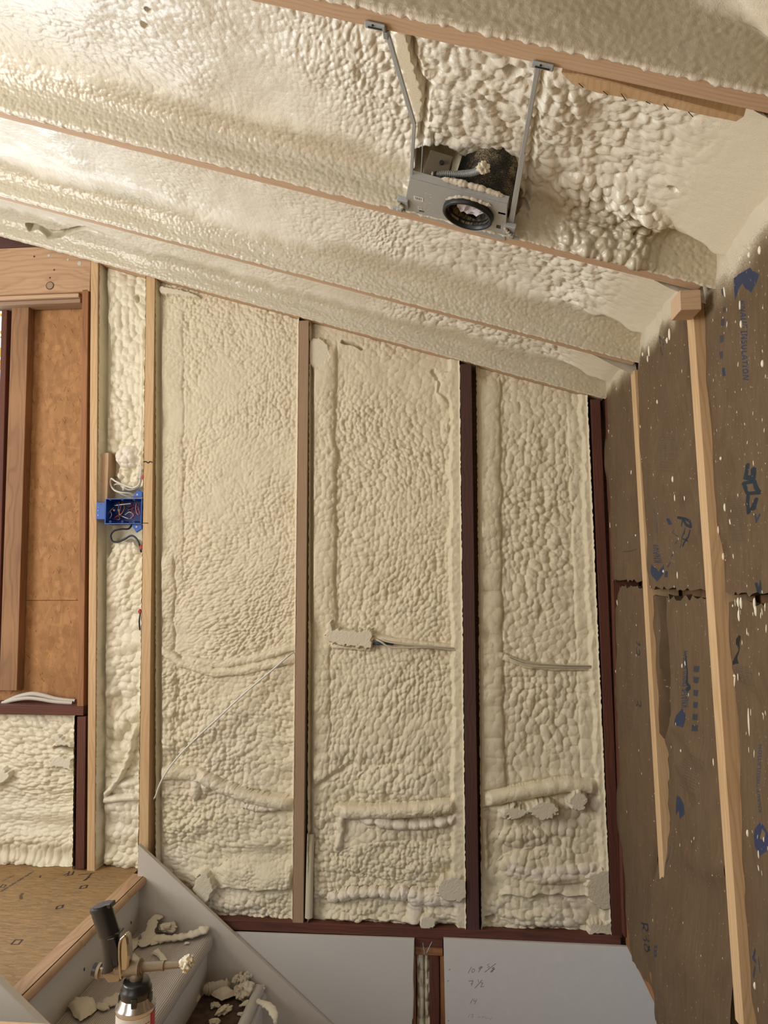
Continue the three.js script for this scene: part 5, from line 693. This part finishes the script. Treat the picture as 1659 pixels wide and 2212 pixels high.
// ================================================================ the electrical box in the narrow bay
{
  const z0 = 0.004, a = onZ(226, 1132, z0), b = onZ(307, 1076, z0), w = b.x - a.x, h = b.y - a.y, cx = (a.x + b.x) / 2, cy = (a.y + b.y) / 2, d = 0.068;
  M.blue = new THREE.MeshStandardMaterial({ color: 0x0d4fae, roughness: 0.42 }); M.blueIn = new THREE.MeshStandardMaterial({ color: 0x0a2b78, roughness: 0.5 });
  const t = thing('electrical_box', V(cx, a.y, z0 - d), 'blue plastic three-gang electrical box full of coiled wires', 'electrical box');
  const hole = (x0, x1, y0, y1) => { const p = new THREE.Path(); p.moveTo(x0, y0); p.lineTo(x0, y1); p.lineTo(x1, y1); p.lineTo(x1, y0); p.closePath(); return p; }, rim = new THREE.Shape([[a.x, a.y], [b.x, a.y], [b.x, b.y], [a.x, b.y]].map((p) => new THREE.Vector2(...p))); rim.holes.push(hole(a.x + 0.003, b.x - 0.003, a.y + 0.003, b.y - 0.003));
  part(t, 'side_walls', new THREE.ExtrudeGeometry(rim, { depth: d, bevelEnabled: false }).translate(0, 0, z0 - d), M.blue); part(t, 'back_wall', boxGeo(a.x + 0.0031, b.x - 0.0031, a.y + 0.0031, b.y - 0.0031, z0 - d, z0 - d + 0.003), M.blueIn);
  for (const px of [239, 265, 290]) for (const py of [1079, 1127]) { const p = onZ(px, py, z0 - 0.004); part(t, 'screw_boss', new THREE.CylinderGeometry(0.0042, 0.0042, 0.05, 14).rotateX(Math.PI / 2).translate(p.x, p.y, z0 - 0.0262), M.blue); part(t, 'screw_hole', new THREE.CylinderGeometry(0.0022, 0.0022, 0.002, 10).rotateX(Math.PI / 2).translate(p.x, p.y, z0 - 0.0006), M.void); }
  const tabA = onZ(207, 1122, z0), tabB = onZ(226, 1085, z0), tab = part(t, 'mounting_tab', boxGeo(tabA.x, a.x - 0.0002, tabA.y, tabB.y, z0 - 0.0035, z0 - 0.0003), M.blue, 'blue tab with three nail holes');
  for (const [px, py, r, m] of [[217, 1089, 0.0022, M.amber], [213, 1096, 0.0014, M.white], [212, 1103, 0.002, M.white], [212, 1113, 0.0024, M.white]]) { const p = onZ(px, py, z0); part(tab, 'nail_hole', new THREE.CylinderGeometry(r, r, 0.002, 10).rotateX(Math.PI / 2).translate(p.x, p.y, z0), m); }
  for (const tri of [[[286, 1074], [297, 1058], [307, 1063], [307, 1074]], [[284, 1134], [306, 1134], [306, 1142], [294, 1150]]]) { const e = part(t, 'nail_ear', slabGeo(tri.map(([x, y]) => onZ(x, y, z0 - 0.012)), Z, 0.012, 0.001), M.blue); const c = onZ((tri[0][0] + tri[2][0]) / 2, (tri[0][1] + tri[2][1]) / 2, z0 - 0.0118); part(e, 'nail_hole', new THREE.CylinderGeometry(0.004, 0.004, 0.002, 12).rotateX(Math.PI / 2).translate(c.x, c.y, c.z), M.metal); }
  const wm = { red: 0xa8242a, whiteW: 0xd8d4cc, copper: 0xc58a5a, blackW: 0x15151a, blueW: 0x1f3f9a, pink: 0xd08a88 }, R = rng(44); for (const k in wm) wm[k] = new THREE.MeshStandardMaterial({ color: wm[k], roughness: 0.4, metalness: k === 'copper' ? 0.7 : 0 });
  const wire = (pts, m, zz = -0.012, r = 0.0013) => part(t, 'wire', tube(pts.map(([x, y], i) => onZ(x, y, z0 + zz - 0.007 * Math.sin(i * 2.1) - (i === 0 || i === pts.length - 1 ? 0.02 : 0))), r, 30, 6), wm[m]);
  wire([[258, 1083], [256, 1100], [260, 1112], [268, 1100], [266, 1084]], 'copper'); wire([[264, 1084], [260, 1098], [258, 1112], [266, 1116]], 'copper'); wire([[232, 1118], [238, 1104], [246, 1096]], 'copper'); wire([[296, 1082], [293, 1098], [298, 1112], [301, 1110], [298, 1092]], 'pink'); wire([[289, 1090], [285, 1104], [284, 1114], [288, 1118], [292, 1108]], 'red'); wire([[300, 1088], [298, 1100], [302, 1112]], 'red'); wire([[246, 1120], [254, 1114], [262, 1110]], 'red');
  wire([[248, 1092], [262, 1090], [282, 1088]], 'whiteW', -0.016, 0.002); wire([[258, 1113], [266, 1116], [276, 1120], [286, 1122]], 'whiteW'); wire([[236, 1100], [241, 1112], [237, 1120]], 'whiteW', -0.02); wire([[270, 1112], [280, 1106], [288, 1112], [282, 1120]], 'whiteW', -0.02); wire([[244, 1090], [252, 1088], [258, 1094], [252, 1102]], 'blueW', -0.02);
  for (let i = 0; i < 9; i++) { const x = 234 + 66 * R(), y = 1086 + 34 * R(); wire([[x, y], [x + 14 * (R() - 0.5), y + 12 * (R() - 0.5)], [x + 26 * (R() - 0.5), y + 22 * (R() - 0.5)], [x + 30 * (R() - 0.5), y + 20 * (R() - 0.5)]].map(([p, q]) => [clamp(p, 231, 302), clamp(q, 1083, 1126)]), R() < 0.7 ? 'blackW' : 'copper', -0.03); }
  for (const [px, py] of [[245, 1102], [255, 1102], [281, 1092]]) { const p = onZ(px, py, z0 - 0.014); part(t, 'wire_nut', new THREE.ConeGeometry(0.004, 0.011, 10).rotateX(Math.PI / 2).translate(p.x, p.y, p.z), px > 270 ? wm.red : wm.whiteW); }
  // cables that loop into it, and their red staples
  const cable = (pts, zs, r, m, label) => solo('cable', capped(pts.map(([x, y], i) => onZ(x, y, Array.isArray(zs) ? zs[Math.min(i, zs.length - 1)] : zs)), r, 80, 8), m, label, 'cable');
  cable([[304, 992], [303, 1030], [300, 1046], [288, 1054], [268, 1048], [250, 1040], [240, 1034], [238, 1044], [246, 1058], [262, 1064], [282, 1066], [290, 1071]], [-0.03, -0.012, -0.016, -0.02, -0.02, -0.02, -0.03, -0.034, -0.034, -0.03, -0.04, -0.05], 0.0034, wm.whiteW, 'white cable in a double loop above the blue box');
  cable([[305, 1000], [305, 1034], [299, 1052], [278, 1058], [258, 1046], [247, 1048], [248, 1058], [270, 1070], [284, 1073]], [-0.05, -0.026, -0.034, -0.036, -0.036, -0.044, -0.05, -0.05, -0.056], 0.0034, new THREE.MeshStandardMaterial({ color: 0xb9b4aa, roughness: 0.4 }), 'greyish cable behind the white loop above the blue box');
  cable([[285, 1134], [278, 1142], [262, 1143], [246, 1147], [239, 1156], [242, 1168], [252, 1171], [268, 1165], [284, 1157], [294, 1163], [302, 1178], [305, 1192]], [-0.036, -0.03, -0.024, -0.02, -0.02, -0.02, -0.02, -0.018, -0.016, -0.014, -0.01, -0.03], 0.0038, new THREE.MeshStandardMaterial({ color: 0x141b33, roughness: 0.4 }), 'dark navy cable in a loop under the blue box');
  const red = new THREE.MeshStandardMaterial({ color: 0xa81e22, roughness: 0.45 });
  for (const [px, py, z, label] of [[308, 1030, 0.002, 'red cable staple above the blue box'], [304, 1182, 0.002, 'red cable staple at the end of the navy loop'], [301, 1321, 0.001, 'lowest red cable staple beside the first stud']]) { const p = onZ(px, py, z), s = thing('cable_staple', p, label, 'staple'); part(s, 'saddle', join([new RoundedBoxGeometry(0.008, 0.018, 0.009, 2, 0.002), new RoundedBoxGeometry(0.014, 0.008, 0.008, 2, 0.002)]).translate(p.x, p.y, p.z - 0.006), red); part(s, 'nail', new THREE.CylinderGeometry(0.001, 0.001, 0.024, 8).rotateZ(Math.PI / 2).translate(p.x - 0.014, p.y - 0.006, p.z - 0.008), M.metalDark); }
  cable([[303, 1326], [301, 1340], [302, 1360]], [-0.01, -0.012, -0.03], 0.003, M.black, 'short black cable end below the lowest red staple');
  // blocking beside the box, pencil marks on the stud
  part(wall, 'blocking', boxGeo(onZ(212, 1030, -0.012).x, onZ(231, 1030, -0.012).x, onZ(220, 1086, -0.02).y, onZ(220, 978, -0.02).y, -0.09, -0.02, 1), M.rafter, 'pinkish block beside the electrical box');
  const m1 = [[310, 998], [315, 997], [320, 1000], [324, 997], [329, 999]].map(([x, y]) => onZ(x, y, 0.0006)); part(wall, 'marker_dash', tube(m1, 0.0022, 20, 6), M.black); part(wall, 'marker_dash', tube([onZ(308, 1130, 0.0004), onZ(320, 1130, 0.0004)], 0.0015, 4, 6), M.black);
  // loose cables over the foam
  const c1 = new THREE.MeshStandardMaterial({ color: 0xd9d6d2, roughness: 0.4 });
  cable([[640, 1405], [622, 1418], [585, 1450], [530, 1496], [470, 1552], [416, 1602], [380, 1640], [355, 1675], [342, 1702], [337, 1718], [332, 1726]], [-0.05, 0.006, 0.012, 0.014, 0.014, 0.014, 0.014, 0.014, 0.012, 0.006, -0.03], 0.0033, c1, 'long white cable slanting across the widest bay');
  const c2 = new THREE.MeshStandardMaterial({ color: 0xbfb5a0, roughness: 0.6 });
  cable([[806, 1379], [822, 1386], [840, 1397], [880, 1399], [920, 1398], [982, 1404]], [-0.02, -0.002, 0.001, 0.001, 0.0, -0.012], 0.0034, c2, 'grey cable pair member lying lowest beside the sawn foam rectangle'); cable([[812, 1376], [836, 1386], [880, 1392], [930, 1396], [980, 1400]], [-0.02, -0.003, 0.004, 0.002, -0.010], 0.0028, c2, 'upper grey cable running from the sawn foam rectangle'); cable([[808, 1391], [826, 1390], [848, 1391]], [-0.012, -0.006, -0.014], 0.0045, wmBlue(), 'short dark blue cable peeking out by the sawn foam rectangle');
  cable([[1090, 1418], [1110, 1427], [1140, 1437], [1200, 1441], [1282, 1442]], [-0.02, -0.004, -0.001, -0.002, -0.012], 0.0034, c2, 'grey cable across the big-bubbled bay, the lower one'); cable([[1098, 1418], [1140, 1431], [1200, 1437], [1275, 1439]], [-0.02, 0.0, 0.002, -0.008], 0.0028, new THREE.MeshStandardMaterial({ color: 0xa59c8c, roughness: 0.6 }), 'darker grey cable across the big-bubbled bay, the upper one');
  function wmBlue() { return new THREE.MeshStandardMaterial({ color: 0x1d2f4a, roughness: 0.5 }); }
  // a foam-coated pipe stub at the foot of the second bay
  const pa = onZ(671, 1800, -0.02), pb = onZ(667, 1982, -0.006), pg = join([tube([pa, pa.clone().lerp(pb, 0.5), pb], 0.0135, 30, 18), new THREE.RingGeometry(0.009, 0.0135, 20).rotateX(Math.PI / 2 - 0.5).translate(pb.x, pb.y, pb.z)]); white(pg);
  solo('pipe_stub', pg, M.foam, 'foam coated pipe with a cut lower end beside the greyish stud', 'pipe');
}

// ================================================================ the foam gun screwed on its can, standing on the floor edge
{
  const zp = 1.32, G = (px, py, dz = 0) => onZ(px, py, zp + dz), base = G(289, 2330), t = thing('foam_gun', V(base.x, 1.48, zp), 'foam dispensing gun with a black handle screwed on an aerosol can', 'foam gun');
  const c = V(base.x, 0, zp), top = G(289, 2142).y, Rc = 0.0325;
  const lathe = (pts, seg = 48) => new THREE.LatheGeometry(pts.map(([r, y]) => new THREE.Vector2(r, y)), seg).translate(c.x, 0, c.z);
  M.tin = new THREE.MeshStandardMaterial({ color: 0xc9c6c2, metalness: 0.9, roughness: 0.22 }); M.brass = new THREE.MeshStandardMaterial({ color: 0x9c8c76, metalness: 0.75, roughness: 0.38, bumpMap: rep(grainBump, 0.05), bumpScale: 0.0004 }); M.nickel = new THREE.MeshStandardMaterial({ color: 0xb9b2a4, metalness: 0.95, roughness: 0.2 }); M.plastic = new THREE.MeshPhysicalMaterial({ color: 0x14171c, roughness: 0.35, clearcoat: 0.4, clearcoatRoughness: 0.3 });
  const yb = 1.4805, ys = G(289, 2172).y;
  part(t, 'can_body', lathe([[0.0001, yb], [Rc - 0.003, yb], [Rc, yb + 0.003], [Rc, ys - 0.004], [Rc + 0.0016, ys - 0.001], [Rc + 0.0014, ys + 0.003], [Rc - 0.002, ys + 0.006], [Rc - 0.0045, ys + 0.014], [Rc - 0.012, ys + 0.027], [Rc - 0.016, ys + 0.031], [0.012, ys + 0.033]]), M.tin, 'shiny tin can with a domed shoulder');
  const cv = document.createElement('canvas'); cv.width = 1024; cv.height = 256; const g = cv.getContext('2d'); g.fillStyle = '#d9d5d3'; g.fillRect(0, 0, 1024, 256); const R = rng(3);
  g.fillStyle = '#6b6a6c'; for (let y = 18; y < 230; y += 9) for (let x = 470; x < 690;) { const w = 8 + 26 * R(); g.fillRect(x, y, w, 3.2); x += w + 6; }
  g.fillStyle = '#b5213d'; g.fillRect(716, 0, 180, 60); g.fillStyle = '#c22b47'; g.fillRect(40, 0, 200, 70); g.fillStyle = '#9c2740'; g.font = 'bold 74px sans-serif'; g.fillText('S', 722, 122); g.fillStyle = '#c9a15a'; g.fillRect(700, 150, 220, 18); g.fillStyle = '#3f8fa8'; g.fillRect(700, 180, 220, 76); g.fillStyle = '#58a0b4'; g.fillRect(40, 190, 200, 66);
  const lm = new THREE.CanvasTexture(cv); lm.colorSpace = THREE.SRGBColorSpace; lm.wrapS = THREE.RepeatWrapping; lm.offset.x = 0.5;
  const lab = new THREE.CylinderGeometry(Rc + 0.0004, Rc + 0.0004, ys - 0.006 - yb - 0.01, 48, 1, true).translate(c.x, (ys - 0.006 + yb + 0.01) / 2, c.z); part(t, 'can_label', lab, new THREE.MeshStandardMaterial({ map: lm, roughness: 0.35, metalness: 0.2, side: THREE.DoubleSide }), 'white printed label with red and teal blocks');
  const yc = G(289, 2142).y, yt = G(289, 2116).y;
  part(t, 'collar', lathe([[0.0001, yc - 0.014], [0.019, yc - 0.014], [0.026, yc - 0.008], [0.027, yc + 0.002], [0.0265, yc + 0.008], [0.023, yc + 0.011], [0.0235, yt - 0.004], [0.021, yt + 0.001], [0.0001, yt + 0.002]], 36), M.plastic, 'black screw collar');
  for (const a of [0.3, 1.5, 2.7, 3.9, 5.1]) part(t, 'collar_lug', new RoundedBoxGeometry(0.010, 0.016, 0.008, 1, 0.002).rotateY(a).translate(c.x + 0.0255 * Math.sin(a), yc - 0.006, c.z + 0.0255 * Math.cos(a)), M.plastic);
  const yg = G(289, 2090).y; part(t, 'valve_neck', lathe([[0.0001, yt - 0.002], [0.0115, yt - 0.002], [0.0115, yt + 0.012], [0.0095, yt + 0.014], [0.0095, yg], [0.0001, yg]], 24), M.brass, 'worn brass valve neck');
  // barrel, body, trigger, handle
  const rod = (p, q, r0, r1, seg = 20) => { const d = q.clone().sub(p), m = new THREE.Matrix4().makeRotationFromQuaternion(new THREE.Quaternion().setFromUnitVectors(V(0, 1, 0), d.clone().normalize())).setPosition(p.clone().add(q).multiplyScalar(0.5)); return new THREE.CylinderGeometry(r1, r0, d.length(), seg).applyMatrix4(m); };
  part(t, 'gun_body', join([rod(G(270, 2093), G(306, 2090), 0.0128, 0.0128), rod(G(299, 2090), G(303, 2090), 0.0142, 0.0142), rod(G(306, 2090), G(310, 2089), 0.0105, 0.009), rod(G(216, 2098), G(272, 2093), 0.0105, 0.012)]), M.brass, 'brass body block');
  part(t, 'body_bracket', slabGeo([[214, 2092], [248, 2090], [262, 2108], [258, 2122], [233, 2124], [220, 2108]].map(([x, y]) => G(x, y, 0.011)), Z, 0.022, 0.002), M.brass);
  part(t, 'barrel', join([rod(G(308, 2089), G(352, 2086), 0.0079, 0.0076), rod(G(352, 2086), G(395, 2083), 0.0066, 0.0056)]), M.brass, 'long brass barrel'); part(t, 'barrel_band', rod(G(350, 2086), G(355, 2086), 0.0082, 0.0082), M.brass);
  part(t, 'foam_blob', join([lump(G(403, 2079), 0.010, 0.009, 0.010, 1801, 0.6), lump(G(410, 2075), 0.008, 0.009, 0.008, 1802, 0.6), lump(G(401, 2090), 0.006, 0.009, 0.006, 1803, 0.5), lump(G(397, 2083), 0.007, 0.006, 0.007, 1804, 0.5)]), M.fleck, 'white foam bubbling from the nozzle');
  part(t, 'adjusting_knob', rod(G(203, 2094), G(212, 2096), 0.012, 0.0125), M.plastic, 'black adjusting knob'); part(t, 'knob_ring', rod(G(212, 2096), G(218, 2097), 0.0128, 0.0128), M.brass);
  const trig = [[263, 2024], [270, 2020], [275, 2025], [277, 2040], [279, 2066], [276, 2094], [266, 2112], [260, 2114], [258, 2100], [257, 2060], [258, 2034]].map(([x, y]) => G(x, y, 0.012)); part(t, 'trigger', slabGeo(trig, Z, 0.018, 0.003), M.nickel, 'curved shiny trigger'); part(t, 'trigger_edge', tube([G(270, 2021, 0.012), G(260, 2032, 0.014), G(257, 2062, 0.014), G(259, 2092, 0.013), G(262, 2114, 0.01)], 0.0022, 30, 8), M.nickel);
  const rings = [[219, 1962, 22, 15], [222, 1972, 22.5, 15], [229, 1994, 22, 15], [236, 2016, 22, 15], [238, 2022, 20, 14], [240, 2040, 18.5, 13], [241, 2062, 17.5, 13], [241, 2082, 19, 14], [238, 2094, 18, 14]], nR = rings.length - 1;
  const hg = sheet(28, nR * 4, (u, v) => { const f = v * nR, i = Math.min(nR - 1, Math.floor(f)), k = f - i, r = rings[i].map((q, j) => lerp(q, rings[i + 1][j], k)), a = u * 2 * Math.PI, p = G(r[0] + Math.cos(a) * r[2] * 0.98, r[1] - Math.cos(a) * 5); return [p.x, p.y, zp + Math.sin(a) * r[3] * 0.00086 * 1.25, u, v]; });
  part(t, 'handle', hg, M.plastic, 'black plastic pistol handle');
  const cap = (px, py, rx, ry, tilt, th) => new THREE.CylinderGeometry(1, 1, th, 32).scale(rx, 1, ry).rotateZ(tilt).translate(G(px, py).x, G(px, py).y, zp);
  part(t, 'handle_cap', join([cap(219, 1961, 0.0200, 0.0175, 0.24, 0.006), cap(222, 1957, 0.0165, 0.0145, 0.24, 0.006), new RoundedBoxGeometry(0.012, 0.008, 0.02, 1, 0.002).rotateZ(0.24).translate(G(238, 1954).x, G(238, 1954).y, zp)]), M.plastic); part(t, 'finger_guard', join([cap(240, 2016, 0.0185, 0.016, 0.2, 0.0035), new RoundedBoxGeometry(0.014, 0.003, 0.02, 1, 0.001).rotateZ(0.15).translate(G(255, 2012).x, G(255, 2012).y, zp)]), M.plastic);
  part(t, 'handle_seam', slabGeo([[231, 2030], [246, 2026], [254, 2050], [255, 2086], [245, 2088]].map(([x, y]) => G(x, y, 0.0165)), Z, 0.003, 0.001), M.black);
}
// ================================================================ outdoors, seen through the gap beside the boarding
{
  const gr = struct('ground'); part(gr, 'lawn', new THREE.BoxGeometry(40, 0.2, 20).translate(-4, -0.6, -10.3), new THREE.MeshStandardMaterial({ color: 0x7d7a45, roughness: 1 }));
  const c = V(-5.0, 3.0, -4.6), t = thing('autumn_tree', V(c.x, -0.5, c.z), 'yellow autumn tree outside, seen through the gap beside the window boarding', 'tree'), Rn = rng(66);
  part(t, 'trunk', new THREE.CylinderGeometry(0.09, 0.16, 3.4, 12).translate(c.x, 1.2, c.z), M.plankOld);
  const leaf = new THREE.PlaneGeometry(0.11, 0.07), all = []; for (let i = 0; i < 2600; i++) { const r = 2.1 * Math.cbrt(Rn()), a = Rn() * 6.283, h = 2 * Rn() - 1, k = Math.sqrt(1 - h * h); all.push(leaf.clone().rotateX(Rn() * 6).rotateY(Rn() * 6).translate(c.x + r * k * Math.cos(a), c.y + r * h * 1.15, c.z + r * k * Math.sin(a))); }
  part(t, 'foliage', join(all), new THREE.MeshPhysicalMaterial({ color: 0xe0b53c, roughness: 0.9, transmission: 0.4, thickness: 0, side: THREE.DoubleSide })).userData.kind = 'stuff';
}
renderer.render(scene, camera);
